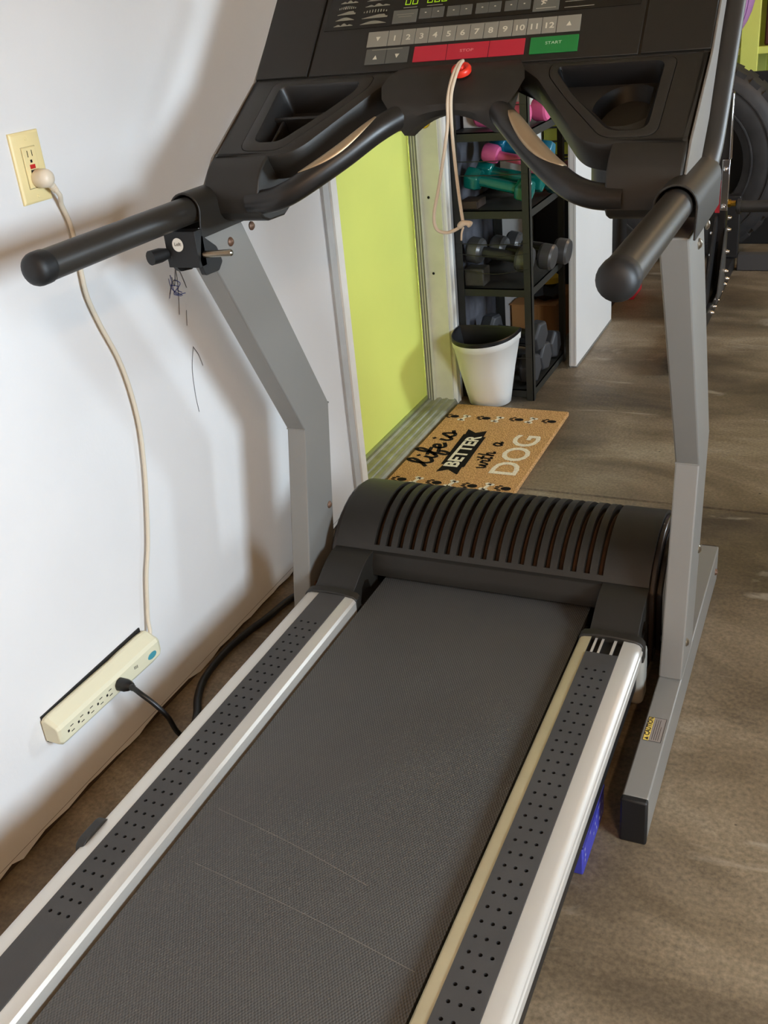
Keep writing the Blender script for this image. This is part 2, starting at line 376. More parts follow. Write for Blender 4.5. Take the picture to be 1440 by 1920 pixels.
# scribbles on the wall
sb = MB(); wf = lambda a, b: (XW + 0.0008, a, b)
for pts, mi in (([(1.756, 0.893), (1.772, 0.915), (1.788, 0.915)], 1), ([(1.774, 0.925), (1.778, 0.905), (1.793, 0.943)], 1), ([(1.793, 0.943), (1.79, 0.90), (1.776, 0.842)], 1), ([(1.762, 0.925), (1.768, 0.90), (1.80, 0.878)], 0), ([(1.77, 0.93), (1.775, 0.89), (1.812, 0.88)], 0),
                ([(1.80, 0.94), (1.81, 0.92), (1.82, 0.89)], 1), ([(1.78, 0.918), (1.80, 0.905), (1.785, 0.895), (1.80, 0.885)], 0), ([(1.765, 0.91), (1.79, 0.90), (1.77, 0.89), (1.795, 0.878)], 0), ([(1.804, 0.843), (1.80, 0.828), (1.796, 0.811)], 1),
                ([(1.805, 0.759), (1.786, 0.714), (1.78, 0.652), (1.782, 0.61)], 1), ([(1.828, 0.706), (1.819, 0.735), (1.805, 0.757)], 1), ([(1.752, 0.885), (1.765, 0.905), (1.772, 0.912)], 0)):
    stroke(sb, pts, 0.0016, wf, mi)
ob('pen_scribble', sb, [mat('blue_ink', (50, 70, 150), 0.7), mat('black_ink', (52, 54, 66), 0.7)], wall_left, smooth=0)

# ceiling lamps
for i, (loc, pw) in enumerate(LAMPS):
    t = thing('ceiling_lamp', ['warm tube lamp under the ceiling above the treadmill side', 'warm tube lamp under the ceiling at the far end'][i], 'lamp', (loc[0], loc[1], ZC), 'ceiling lamps')
    b_ = MB(); b_.box(loc[0] - 0.08, loc[0] + 0.08, loc[1] - 0.6, loc[1] + 0.6, ZC - 0.05, ZC - 0.0005); ob('lamp_body', b_, WHITE, t, bevel=0.004)
    for s in (-0.045, 0.045):
        q = MB(); q.tube([(loc[0] + s, loc[1] - 0.57, ZC - 0.09), (loc[0] + s, loc[1] + 0.57, ZC - 0.09)], 0.016, 12)
        ob('lamp_tube', q, mat('lamp_glow', (255, 214, 160), 0.5, emit=((255, 205, 150), 2.0)), t)
        for e in (-0.57, 0.57):
            q = MB(); q.box(loc[0] + s - 0.014, loc[0] + s + 0.014, loc[1] + e - 0.012, loc[1] + e + 0.012, ZC - 0.108, ZC - 0.05); ob('lamp_holder', q, WHITE, t)
    ld = bpy.data.lights.new('tube_light', 'AREA'); ld.shape = 'RECTANGLE'; ld.size = 0.12; ld.size_y = 1.1; ld.energy = pw; ld.color = (1.0, 0.66, 0.38)
    lo = bpy.data.objects.new('tube_light', ld); C.objects.link(lo); lo.location = (loc[0], loc[1], ZC - 0.125)

# ------------------------------------------------------------------ treadmill
CX = -0.68
tm = thing('treadmill', 'large grey and black treadmill standing beside the white wall', 'treadmill', (CX, 1.5, 0))
X = lambda u: CX + u
UX = 0.4375                       # uprights, feet and handrails stand this far from the middle
def cap_label(o, s): o['label'] = s; return o
for sgn in (-1, 1):
    xc = X(UX * sgn); hw = 0.0235
    b = MB(); b.box(xc - hw, xc + hw, 1.392, 2.345, 0.004, 0.100); bm_ = ob('base_foot', b, FRAME, tm, bevel=0.003)
    c = MB(); c.box(xc - hw - 0.001, xc + hw + 0.0005, 1.379, 1.394, 0.0, 0.101); ob('end_cap', c, BLACK, bm_, bevel=0.004)
    c = MB(); c.box(xc - hw + 0.003, xc + hw - 0.003, 2.345, 2.353, 0.006, 0.098); ob('end_cap', c, BLACK, bm_, bevel=0.004)
    bl = MB()
    for yy, zz in ((2.30, 0.05),): bl.lathe([(0.001, 0.006), (0.006, 0.005), (0.009, 0.0), (0.009, -0.002)], (xc + hw, yy, zz), 'x', 12)
    ob('bolt', bl, BOLT, bm_)
    # upright: bent box tube
    A, B, Cc = (1.757, 0.100), (1.848, 0.555), (1.562, 1.060); A2, B2, C2 = (1.898, 0.100), (1.975, 0.575), (1.712, 1.060)
    u = MB(); fnx = lambda a, p, q: (a, p, q)
    u.prism([A, B, B2, A2], xc - hw, xc + hw, fnx); u.prism([B, Cc, C2, B2], xc - hw, xc + hw, fnx)
    up_ = ob('upright', u, FRAME, tm, bevel=0.0035, smooth=0)
    wd = MB(); wd.tube([(xc - hw, B[0], B[1] + 0.001), (xc + hw, B[0], B[1] + 0.001)], 0.0022, 6); ob('weld_seam', wd, FRAME, up_); wd = MB(); wd.tube([(xc - hw, B2[0], B2[1]), (xc + hw, B2[0], B2[1])], 0.0022, 6)
    ob('weld_seam', wd, FRAME, up_)
    for yy, zz in ((1.664, 1.028), (1.748, 1.040), (1.80, 0.17), (1.915, 0.33)):
        for fs in (-1, 1):
            bl = MB(); bl.lathe([(0.001, 0.006 * fs), (0.0055, 0.005 * fs), (0.009, 0.0015 * fs), (0.009, -0.001 * fs)], (xc + hw * fs, yy, zz), 'x', 12)
            ob('bolt', bl, BOLT if sgn < 0 else STEEL, up_)
    if sgn > 0:
        s_ = MB(); fx = lambda a, b_: (-0.243 + b_, 1.587 + a, 0.1004)
        s_.add([fx(-0.036, -0.017), fx(0.036, -0.017), fx(0.036, -0.006), fx(-0.036, -0.006)], [(0, 1, 2, 3)], 0)
        s_.add([fx(-0.036, -0.006), fx(0.036, -0.006), fx(0.036, 0.017), fx(-0.036, 0.017)], [(0, 1, 2, 3)], 1)
        f2 = lambda a, b_: (-0.243 - b_, 1.587 + a, 0.1007)
        text(s_, 'CAUTION', 0.0125, lambda p, q: f2(p + 0.007, q + 0.0115), 2, bold=0.0004)
        s_.add([f2(-0.034, 0.0075), f2(-0.025, 0.0075), f2(-0.0295, 0.0155)], [(0, 1, 2)], 2)
        for r_ in range(4): stroke(s_, [(-0.032, 0.001 - r_ * 0.004), (0.030 - (r_ == 3) * 0.02, 0.001 - r_ * 0.004)], 0.0008, f2, 2, sm=False)
        for e in ((-0.036, -0.017, 0.036, -0.017), (-0.036, 0.017, 0.036, 0.017), (-0.036, -0.017, -0.036, 0.017), (0.036, -0.017, 0.036, 0.017)):
            stroke(s_, [(e[0], e[1]), (e[2], e[3])], 0.0009, f2, 2, sm=False)
        ob('caution_sticker', s_, [mat('sticker_yellow', (226, 196, 92), 0.5), mat('sticker_grey', (140, 132, 126), 0.5), mat('sticker_ink', (40, 34, 30), 0.6)], bm_, smooth=0, label='yellow and grey caution sticker', recalc=False)
b = MB(); b.box(X(-UX + 0.0235), X(UX - 0.0235), 2.20, 2.245, 0.02, 0.07); ob('cross_tube', b, FRAME, tm, bevel=0.003)

# side rails
YR0, YR1 = 0.36, 1.712
for sgn in (-1, 1):
    q = lambda u_: X(sgn * u_)
    prof = [(0.258, 0.166), (0.258, 0.202), (0.262, 0.208), (0.268, 0.2105), (0.284, 0.2125), (0.284, 0.204), (0.292, 0.204), (0.292, 0.2105), (0.297, 0.2105), (0.297, 0.204), (0.306, 0.204), (0.306, 0.2105), (0.311, 0.2105), (0.311, 0.204), (0.331, 0.204), (0.331, 0.2105), (0.337, 0.2105), (0.337, 0.204), (0.350, 0.204), (0.350, 0.2125), (0.372, 0.2115), (0.381, 0.2085), (0.386, 0.203), (0.3865, 0.196), (0.3885, 0.194), (0.3885, 0.188), (0.3865, 0.186), (0.3865, 0.166)]
    r = MB(); r.rings([[(q(a), y, z) for a, z in prof] for y in (YR0, YR1)])
    n = len(prof); mi = [0] * (n + 2)
    for j in range(4): mi[j] = 1 if sgn > 0 else 0
    for j in (4, 5, 6, 8, 9, 10, 12, 13, 14, 16, 17, 18): mi[j] = 2
    for j in (9, 13, 17): mi[j] = 2
    r.m = mi
    rl = ob('side_rail', r, [ALU, CREAMALU, BLACK], tm, smooth=32)
    fr_ = MB(); fr_.box(min(q(0.262), q(0.372)), max(q(0.262), q(0.372)), YR0 + 0.02, 1.86, 0.075, 0.166); ob('deck_rail_frame', fr_, PLASTIC_D, rl, bevel=0.004)
    ec = MB(); ec.box(min(q(0.254), q(0.392)), max(q(0.254), q(0.392)), YR0 - 0.05, YR0 + 0.012, 0.07, 0.216); ob('rear_end_cap', ec, PLASTIC, rl, bevel=0.012, seg=3)
    # perforated foot pad
    y1 = 1.650 if sgn > 0 else 1.708; y0 = YR0 + 0.012; zt = 0.2145
    p = MB(); per = 0.0278; xs = [0.2995, 0.3170, 0.3345]; ys = []; yy = 1.592 - (0 if sgn > 0 else 0.006)
    while yy > (0.45 if sgn > 0 else 0.745): ys.append(yy); yy -= per
    xb = [0.2845, 0.30825, 0.32575, 0.3495]; yb = [ys[-1] - per / 2 + 0 * k for k in range(1)]
    ylo = ys[-1] - per / 2; yhi = ys[0] + per / 2
    def quad(xa, xb_, ya, yb_, z=zt): p.add([(q(xa), ya, z), (q(xb_), ya, z), (q(xb_), yb_, z), (q(xa), yb_, z)], [(0, 1, 2, 3)])
    quad(0.2845, 0.3495, y0, ylo); quad(0.2845, 0.3495, yhi, y1)
    for yc in ys:
        for ci in range(3):
            xa, xbb = xb[ci], xb[ci + 1]; ya, yb_ = yc - per / 2, yc + per / 2; hx, rr = xs[ci], 0.0033
            outer = []; inn = []; bot = []
            for kk in range(8):
                a = math.pi / 4 * kk; dx, dy = math.cos(a), math.sin(a)
                tx = ((xbb - hx) / dx) if dx > 1e-6 else ((xa - hx) / dx if dx < -1e-6 else 9)
                ty = ((yb_ - yc) / dy) if dy > 1e-6 else ((ya - yc) / dy if dy < -1e-6 else 9)
                if kk % 2: outer.append((q(xbb if dx > 0 else xa), yb_ if dy > 0 else ya, zt))
                else: t_ = min(tx, ty); outer.append((q(hx + dx * t_), yc + dy * t_, zt))
                inn.append((q(hx + dx * rr), yc + dy * rr, zt)); bot.append((q(hx + dx * rr * 0.9), yc + dy * rr * 0.9, zt - 0.004))
            o_ = len(p.v); p.v += [Vector(v_) for v_ in outer + inn + bot]
            for kk in range(8):
                k2 = (kk + 1) % 8
                p.f.append((o_ + kk, o_ + k2, o_ + 8 + k2, o_ + 8 + kk)); p.m.append(0)
                p.f.append((o_ + 8 + kk, o_ + 8 + k2, o_ + 16 + k2, o_ + 16 + kk)); p.m.append(1)
            p.f.append(tuple(o_ + 16 + kk for kk in range(8))); p.m.append(1)
    zb = 0.2045
    for (xa, ya, xb2, yb2) in ((0.2845, y0, 0.2845, y1), (0.3495, y0, 0.3495, y1), (0.2845, y1, 0.3495, y1), (0.2845, y0, 0.3495, y0)):
        p.add([(q(xa), ya, zb), (q(xb2), yb2, zb), (q(xb2), yb2, zt), (q(xa), ya, zt)], [(0, 1, 2, 3)])
    ob('foot_pad', p, [PADM, HOLE], rl, smooth=0)
    if sgn < 0:
        cl = MB(); cl.prism(roundpoly([(0.872, 0.192), (0.880, 0.212), (0.892, 0.2165), (0.935, 0.2165), (0.946, 0.212), (0.954, 0.192)], 0.006, 3), q(0.3905), q(0.374), lambda a, y, z: (a, y, z)); ob('rail_clip', cl, PLASTIC, rl, bevel=0.003, label='dark plastic clip over the left rail edge')

# belt, deck and rear roller
bt = MB(); pr = []
yA, yB_, zt, zb = 0.40, 1.88, 0.186, 0.118; rr = (zt - zb) / 2
for k in range(9): a = -math.pi / 2 + math.pi * k / 8; pr.append((yB_ + rr * math.cos(a), (zt + zb) / 2 + rr * math.sin(a)))
for k in range(9): a = math.pi / 2 + math.pi * k / 8; pr.append((yA + rr * math.cos(a), (zt + zb) / 2 + rr * math.sin(a)))
bt.rings([[(x, y, z) for y, z in pr] for x in (X(-0.248), X(0.248))]); belt = ob('running_belt', bt, BELT, tm, smooth=30)
sl = MB()
for yy, x0_, x1_ in ((0.90, -0.19, 0.23), (1.02, -0.22, 0.10)):
    stroke(sl, [(x0_, yy + 0.03), ((x0_ + x1_) / 2, yy), (x1_, yy - 0.04)], 0.0012, lambda a, b_: (X(a), b_, 0.1863), 0)
ob('seam_line', sl, mat('belt_seam', (112, 106, 98), 0.6), belt, smooth=0)
dk = MB(); dk.box(X(-0.255), X(0.255), 0.47, 1.80, 0.132, 0.172); ob('deck_board', dk, PLASTIC_D, tm)
for u_ in (-0.33, 0.33): lg = MB(); lg.box(X(u_ - 0.03), X(u_ + 0.03), 0.45, 0.53, 0.0, 0.09); ob('rear_foot', lg, BLACK, tm, bevel=0.006)
lk = MB(); lk.box(X(0.352), X(0.386), 1.735, 1.79, 0.03, 0.164); ob('side_roller_cover', lk, GREYCAP, tm, bevel=0.014, seg=4, label='pale grey rounded cover between rail and right upright')

# motor cover: barrel shape with sunken vent slots
CY, CZ, CR = 2.008, 0.151, 0.1915
def arc(rad, a0, a1, n): return [(CY + rad * math.cos(math.radians(a0 + (a1 - a0) * k / n)), CZ + rad * math.sin(math.radians(a0 + (a1 - a0) * k / n))) for k in range(n + 1)]
front = [(1.8385, 0.196), (1.8385, 0.2235), (1.8500, 0.2465), (1.8500, 0.251)]
a_low, a_hi = 141.0, 56.0; NA = 22
base = front + arc(CR, 146.0, 142.0, 1) + arc(CR, a_low, a_hi, NA) + arc(CR, 54.0, -20.0, 10) + [(2.18, 0.03)]
i0 = len(front) + 2; i1 = i0 + NA
deep = [p for p in base]
rd = CR - 0.020
for k in range(NA + 1): deep[i0 + k] = arc(rd, a_low, a_hi, NA)[k]
us = [-0.266 + 0.02955 * k for k in range(19)]; wdt = 0.0070
cols = [(-0.372, base), ]
for u_ in us: cols += [(u_ - wdt, base), (u_ - wdt + 0.0006, deep), (u_ + wdt - 0.0006, deep), (u_ + wdt, base)]
cols.append((0.372, base))
mc = MB(); nB = len(base)
vs = [(X(u_), y, z) for u_, pf in cols for y, z in pf]; fs = []; mi = []
for i in range(len(cols) - 1):
    both = cols[i][1] is deep and cols[i + 1][1] is deep
    for j in range(nB - 1):
        fs.append((i * nB + j, i * nB + j + 1, (i + 1) * nB + j + 1, (i + 1) * nB + j)); mi.append(1 if both and i0 <= j < i1 else 0)
fs.append(tuple(range(nB))); mi.append(0); fs.append(tuple((len(cols) - 1) * nB + j for j in range(nB))); mi.append(0)
mc.v = [Vector(v_) for v_ in vs]; mc.f = fs; mc.m = mi
mco = ob('motor_cover', mc, [PLASTIC, RUST], tm, smooth=28, recalc=True)
tg = MB(); tg.box(X(-0.262), X(0.262), 1.842, 1.90, 0.194, 0.222); tg.box(X(-0.372), X(0.372), 1.86, 2.17, 0.03, 0.10); ob('front_shroud', tg, PLASTIC_D, mco, bevel=0.002)
for sgn in (-1, 1):
    e = MB(); ring = arc(CR - 0.006, 150, -15, 18) + [(2.17, 0.06), (1.86, 0.06)]
    e.prism(ring, X(0.372 * sgn), X(0.384 * sgn), lambda a, p, q: (a, p, q)); ring2 = arc(CR - 0.03, 150, -15, 18) + [(2.15, 0.08), (1.88, 0.08)]
    e.prism(ring2, X(0.384 * sgn), X(0.398 * sgn), lambda a, p, q: (a, p, q))
    ob('cover_end_plate', e, mat('glossy_end_plate', (52, 46, 44), 0.25), mco, bevel=0.003)
    # fender that links cover and rail
    q = lambda u_: X(sgn * u_)
    top = spline([(1.860, 0.2555, 0), (1.835, 0.2545, 0), (1.812, 0.2515, 0), (1.785, 0.242, 0), (1.755, 0.226, 0), (1.738, 0.2165, 0), (1.728, 0.2135, 0)], 4)
    poly = [(p_.x, p_.y) for p_ in top] + [(1.728, 0.165), (1.765, 0.168), (1.775, 0.196), (1.792, 0.207), (1.81, 0.20), (1.822, 0.165), (1.862, 0.165)]
    fe = MB(); fe.prism(poly, q(0.274), q(0.374), lambda a, p, r_: (a, p, r_))
    fo = ob('fender', fe, PLASTIC, tm, smooth=30, bevel=0.003)
    cprof = [(0.256, 0.165), (0.256, 0.206), (0.264, 0.2135), (0.29, 0.2185), (0.33, 0.2195), (0.37, 0.2165), (0.384, 0.2115), (0.3905, 0.203), (0.3905, 0.165)]
    co = MB(); co.rings([[(q(a), y, z) for a, z in cprof] for y in (1.706, 1.730)]); ob('fender_collar', co, PLASTIC, fo, smooth=40, bevel=0.0025)

# ---- console
TO, TD = Vector((0, 1.684, 1.183)), Vector((0, 0.8637, 0.5038)); TN = Vector((0, -0.5038, 0.8637))
PO, PD = Vector((0, 1.879, 1.297)), Vector((0, 0.682, 0.731)); PN = Vector((0, -0.731, 0.682))
def tray(u, v, w_=0.0): return Vector((CX + u, 0, 0)) + TO + TD * v + TN * w_
def pan(u, v, w_=0.0): return Vector((CX + u, 0, 0)) + PO + PD * v + PN * w_
cons = None
for sgn in (-1, 1):
    con = MB()
    S = lambda pts: [(sgn * a, b_) for a, b_ in pts] if sgn > 0 else [(sgn * a, b_) for a, b_ in reversed(pts)]
    out = roundpoly([(0.436, -0.004), (0.436, 0.226), (0.092, 0.226), (0.112, 0.212), (0.150, 0.176), (0.200, 0.099), (0.247, 0.026), (0.268, 0.006), (0.300, -0.004)], [0.002, 0.002, 0.002, 0.01, 0.01, 0.02, 0.02, 0.02, 0.02], 4)
    out = S(out)
    ins = S(roundpoly([(0.386, 0.214), (0.170, 0.214), (0.172, 0.182), (0.215, 0.118), (0.298, 0.011), (0.384, 0.011)], [0.022, 0.016, 0.016, 0.03, 0.022, 0.026], 6))
    r0 = inset(out, 0.010); r1 = inset(out, 0.0035)
    con.flat(r0, [inset(ins, -0.0012)], tray, 0.0)
    con.rings([[tray(a, b_, 0.0) for a, b_ in r0], [tray(a, b_, -0.0028) for a, b_ in r1], [tray(a, b_, -0.0105) for a, b_ in out], [tray(a, b_, -0.056) for a, b_ in inset(out, 0.004)]], 0, False, True)
    gi = inset(ins, -0.0012)
    con.rings([[tray(a, b_, 0.0) for a, b_ in gi], [tray(a, b_, -0.004) for a, b_ in gi]], 0, False, False)
    if cons is None: cons = ob('console_housing', con, PLASTIC, tm, smooth=40)
    else: ob('console_wing', con, PLASTIC, cons, smooth=40)
# tray inserts: pocket tray on the left, cup tray on the right
for sgn in (-1, 1):
    S = lambda pts: [(sgn * a, b_) for a, b_ in pts] if sgn > 0 else [(sgn * a, b_) for a, b_ in reversed(pts)]
    ins = S(roundpoly([(0.386, 0.214), (0.170, 0.214), (0.172, 0.182), (0.215, 0.118), (0.298, 0.011), (0.384, 0.011)], [0.022, 0.016, 0.016, 0.03, 0.022, 0.026], 6))
    if sgn < 0:
        cav = S(roundpoly([(0.367, 0.199), (0.194, 0.199), (0.196, 0.172), (0.238, 0.112), (0.306, 0.033), (0.362, 0.033)], [0.02, 0.014, 0.014, 0.03, 0.018, 0.02], 6)); dep = lambda v: -0.055
    else:
        cav = S(roundpoly([(0.368, 0.203), (0.186, 0.203), (0.186, 0.187), (0.226, 0.124), (0.306, 0.026), (0.368, 0.026)], [0.02, 0.014, 0.014, 0.03, 0.02, 0.024], 6)); dep = lambda v: -0.004 - 0.20 * max(0, v - 0.04)
    t = MB(); lip = 0.0015
    t.rings([[tray(a, b_, -0.004) for a, b_ in ins], [tray(a, b_, lip - 0.001) for a, b_ in ins], [tray(a, b_, lip) for a, b_ in inset(ins, 0.002)]], 0, False, False)
    t.flat(inset(ins, 0.002), [cav], tray, lip)
    ci = inset(cav, 0.003); cb = inset(cav, 0.009); 
    t.rings([[tray(a, b_, lip) for a, b_ in cav], [tray(a, b_, lip - 0.004) for a, b_ in ci], [tray(a, b_, dep(b_)) for a, b_ in cb]], 1, False, False)
    if sgn < 0:
        t.flat(cb, [], lambda u_, v_, w_: tray(u_, v_, dep(v_)), 0, 1)
        io = ob('pocket_tray', t, [PLASTIC, PLASTIC_D], cons, smooth=40, label='left console tray with a divided pocket')
        dv_ = MB(); dv_.box(-0.361, -0.222, 0.124, 0.131, -0.0545, -0.018, 0, tray); ob('divider', dv_, PLASTIC_D, io, bevel=0.002)
        dv_ = MB(); dv_.box(-0.345, -0.339, 0.050, 0.124, -0.0545, -0.022, 0, tray); ob('divider', dv_, PLASTIC_D, io, bevel=0.002)
    else:
        hole = [(0.316 + 0.055 * math.cos(2 * math.pi * k / 28), 0.119 + 0.074 * math.sin(2 * math.pi * k / 28)) for k in range(28)]
        hole = [(max(a, 0.232 + (0.124 - b_) * 0.80 if b_ < 0.124 else 0.232), b_) for a, b_ in hole]
        t.flat(cb, [hole], lambda u_, v_, w_: tray(u_, v_, dep(v_)), 0, 0)
        h0 = [tray(a, b_, dep(b_)) for a, b_ in hole]; cc = sum(h0, Vector()) / len(h0)
        h1 = [cc + (p_ - cc) * 0.97 + Vector((0, 0, -0.004)) for p_ in h0]; h2 = [Vector((cc.x + (p_.x - cc.x) * 0.9, cc.y + (p_.y - cc.y) * 0.9, cc.z - 0.115)) for p_ in h0]
        t.rings([h0, h1, h2], 1, False, True)
        t.m = [0 if (mm == 1 and False) else mm for mm in t.m]
        io = ob('cup_tray', t, [PLASTIC, mat('cup_black', (7, 6, 6), 0.5, spec=0.3)], cons, smooth=40, label='right console tray with a round cup hole')
        cu = MB(); cu.rings([[Vector((cc.x + (p_.x - cc.x) * 1.02, cc.y + (p_.y - cc.y) * 1.0, z_)) for p_ in h0] for z_ in (cc.z - 0.06, cc.z - 0.118)] + [[Vector((cc.x + (p_.x - cc.x) * 0.9, cc.y + (p_.y - cc.y) * 0.9, cc.z - 0.128)) for p_ in h0]], 0, True, True)
        ob('cup_bottom', cu, PLASTIC_D, io)
# sleeve boxes where the grip bars end, side plates
for sgn in (-1, 1):
    q = lambda u_: X(sgn * u_)
    prof = [(1.690, 1.1835), (1.672, 1.175), (1.655, 1.163), (1.641, 1.146), (1.632, 1.125), (1.628, 1.105), (1.631, 1.088), (1.642, 1.076), (1.662, 1.068), (1.72, 1.066), (1.80, 1.10), (1.80, 1.16)]
    sb_ = MB(); sb_.prism(prof, q(0.317), q(0.4355), lambda a, p, r_: (a, p, r_)); ob('end_block', sb_, PLASTIC, cons, smooth=30, bevel=0.004, seg=3)
    sp2 = MB(); sp2.prism([(1.640, 1.136), (1.684, 1.181), (1.876, 1.293), (1.985, 1.400), (2.05, 1.47), (2.09, 1.44), (1.97, 1.315), (1.87, 1.190), (1.80, 1.135), (1.66, 1.128)], q(0.4363), q(0.4405), lambda a, p, r_: (a, p, r_))
    ob('side_plate', sp2, mat('side_plate_grey', (112, 106, 98), 0.45), cons, bevel=0.001, label='grey side plate of the console')
# centre pod
rows = [(1.897, 1.288, .112, 0), (1.884, 1.301, .106, 0), (1.862, 1.299, .117, 0), (1.838, 1.289, .130, 0), (1.818, 1.275, .136, 0), (1.796, 1.256, .128, 0), (1.783, 1.232, .108, .012), (1.782, 1.210, .094, .024), (1.792, 1.192, .086, .032), (1.83, 1.186, .082, .034), (1.88, 1.20, .09, .03), (1.905, 1.25, .10, .01)]
NT = 16; pod = MB(); vs = []
for (y, z, hw_, ar) in rows:
    for k in range(NT + 1):
        t_ = -1 + 2 * k / NT; vs.append((X(hw_ * t_), y + 0.010 * (1 - t_ * t_) * (1 if z < 1.27 else 0.3) * 0, z + ar * (1 - t_ * t_)))
fs = []; n = NT + 1
for i in range(len(rows)):
    i2 = (i + 1) % len(rows)
    for k in range(NT): fs.append((i * n + k, i * n + k + 1, i2 * n + k + 1, i2 * n + k))
fs.append(tuple(i * n for i in range(len(rows)))); fs.append(tuple(i * n + NT for i in range(len(rows)))[::-1])
pod.add(vs, fs); ob('centre_pod', pod, PLASTIC, cons, smooth=38)
# grip bars with sensor plates
for sgn in (-1, 1):
    q = lambda u_: X(sgn * u_)
    pts = [(q(0.060), 1.835, 1.236), (q(0.092), 1.802, 1.226), (q(0.128), 1.757, 1.206), (q(0.175), 1.712, 1.172), (q(0.222), 1.673, 1.142), (q(0.262), 1.650, 1.120), (q(0.300), 1.6455, 1.108), (q(0.345), 1.6455, 1.105)]
    P = spline(pts, 6); g = MB(); g.tube(P, 0.0215, 18); gb = ob('grip_bar', g, GRIP, cons, smooth=60)
    s_ = MB(); seg = P[11:27]; NN = len(seg) - 1; va = []; na = 9
    for i, p_ in enumerate(seg):
        tt = (P[11 + i + 1] - P[11 + i - 1]).normalized(); upv = Vector((0, 0.40, 0.91)); upv = (upv - tt * upv.dot(tt)).normalized(); sd = tt.cross(upv)
        if sd.y < 0: sd = -sd
        wv = math.radians(64) * math.sin(math.pi * min(1, max(0.03, (i + 0.4) / (NN + 0.8)))) ** 0.6
        for k in range(na):
            a = math.radians(-14) + wv * (-1 + 2 * k / (na - 1)) ; va.append(p_ + (upv * math.cos(a) + sd * math.sin(a)) * 0.0226)
    s_.add(va, [(i * na + k, i * na + k + 1, (i + 1) * na + k + 1, (i + 1) * na + k) for i in range(NN) for k in range(na - 1)])
    so = ob('sensor_plate', s_, SENSOR, gb, smooth=60); so.modifiers.new('thick', 'SOLIDIFY').thickness = 0.0012
# button panel
pb = MB(); pb.box(-0.436, 0.436, -0.004, 0.270, -0.070, -0.003, 0, pan)
pb.box(-0.436, -0.3215, 0.0, 0.270, -0.003, 0.0015, 0, pan); pb.box(0.3215, 0.436, 0.0, 0.270, -0.003, 0.0015, 0, pan); pb.box(-0.3165, 0.3165, 0.0, 0.270, -0.003, 0.0, 0, pan)
pb.box(-0.436, 0.436, 0.270, 0.292, -0.070, 0.006, 0, pan)
pnl = ob('button_panel', pb, PANEL, cons, bevel=0.0012)
dp = MB(); dp.box(-0.307, 0.307, 0.1005, 0.262, 0.0, 0.0010, 0, pan); disp = ob('display_face', dp, GLOSS, pnl, smooth=0)
def button(u0, u1, v0, v1, m, name='button', h=0.0016, sl=0.0035):
    b_ = MB(); hmid = h
    sk = lambda u_, v_, w_: pan(u_ - (v_ - v0) * 0.06, v_, w_)
    b_.box(u0, u1, v0, v1, 0.0, h, 0, sk); return ob(name, b_, m, pnl, smooth=0, bevel=0.0006)
ptx = lambda u0, v0, w_=0.0019: (lambda a, b_: pan(u0 + a - 0.06 * b_, v0 + b_, w_))
def tri(mb, u, v, s, upw, w_=0.0019):
    k = 1 if upw else -1; mb.add([pan(u - s, v - s * k, w_), pan(u + s, v - s * k, w_), pan(u, v + s * k, w_)], [(0, 1, 2)])
edges = [-0.2055, -0.162] + [-0.1335 + 0.02715 * k for k in range(11)] + [0.1650, 0.2085]
lab = ['v'] + [str(k) for k in range(1, 13)] + ['^']
for i, s_ in enumerate(lab):
    b_ = button(edges[i] + 0.0005, edges[i + 1] - 0.0005, 0.0555, 0.0895, BTN_L)
    t = MB(); uc = (edges[i] + edges[i + 1]) / 2; z0 = 0.071 if s_ in 'v^' else 0.0715
    if s_ == 'v' or s_ == '^': tri(t, uc, z0 + 0.001, 0.0048, s_ == '^')
    else: text(t, s_, 0.0165, ptx(uc - 0.001, z0 - 0.001), bold=0.0003, sx=1.2)
    ob('button_mark', t, INK, b_, smooth=0, recalc=False)
for i, (u0, u1) in enumerate(((-0.2005, -0.1585), (-0.1575, -0.1120))):
    b_ = button(u0, u1, 0.016, 0.0505, BTN_D); t = MB(); tri(t, (u0 + u1) / 2 - 0.001, 0.031, 0.0046, i == 0); ob('button_mark', t, INK, b_, smooth=0, recalc=False)
for i, (u0, u1) in enumerate(((-0.101, -0.0355), (-0.0345, 0.0458), (0.0468, 0.1135))):
    b_ = button(u0, u1, 0.0145, 0.0485, BTN_R)
    if i == 1:
        t = MB(); text(t, 'STOP', 0.0085, ptx(0.003, 0.0315), sx=1.3); ob('button_mark', t, mat('red_print', (232, 150, 150), 0.6), b_, smooth=0, recalc=False)
b_ = button(0.1235, 0.2105, 0.0135, 0.0478, BTN_G, h=0.002); t = MB(); text(t, 'START', 0.0085, ptx(0.165, 0.0335, 0.0024), sx=1.2); ob('button_mark', t, mat('green_print', (190, 214, 180), 0.6), b_, smooth=0, recalc=False)
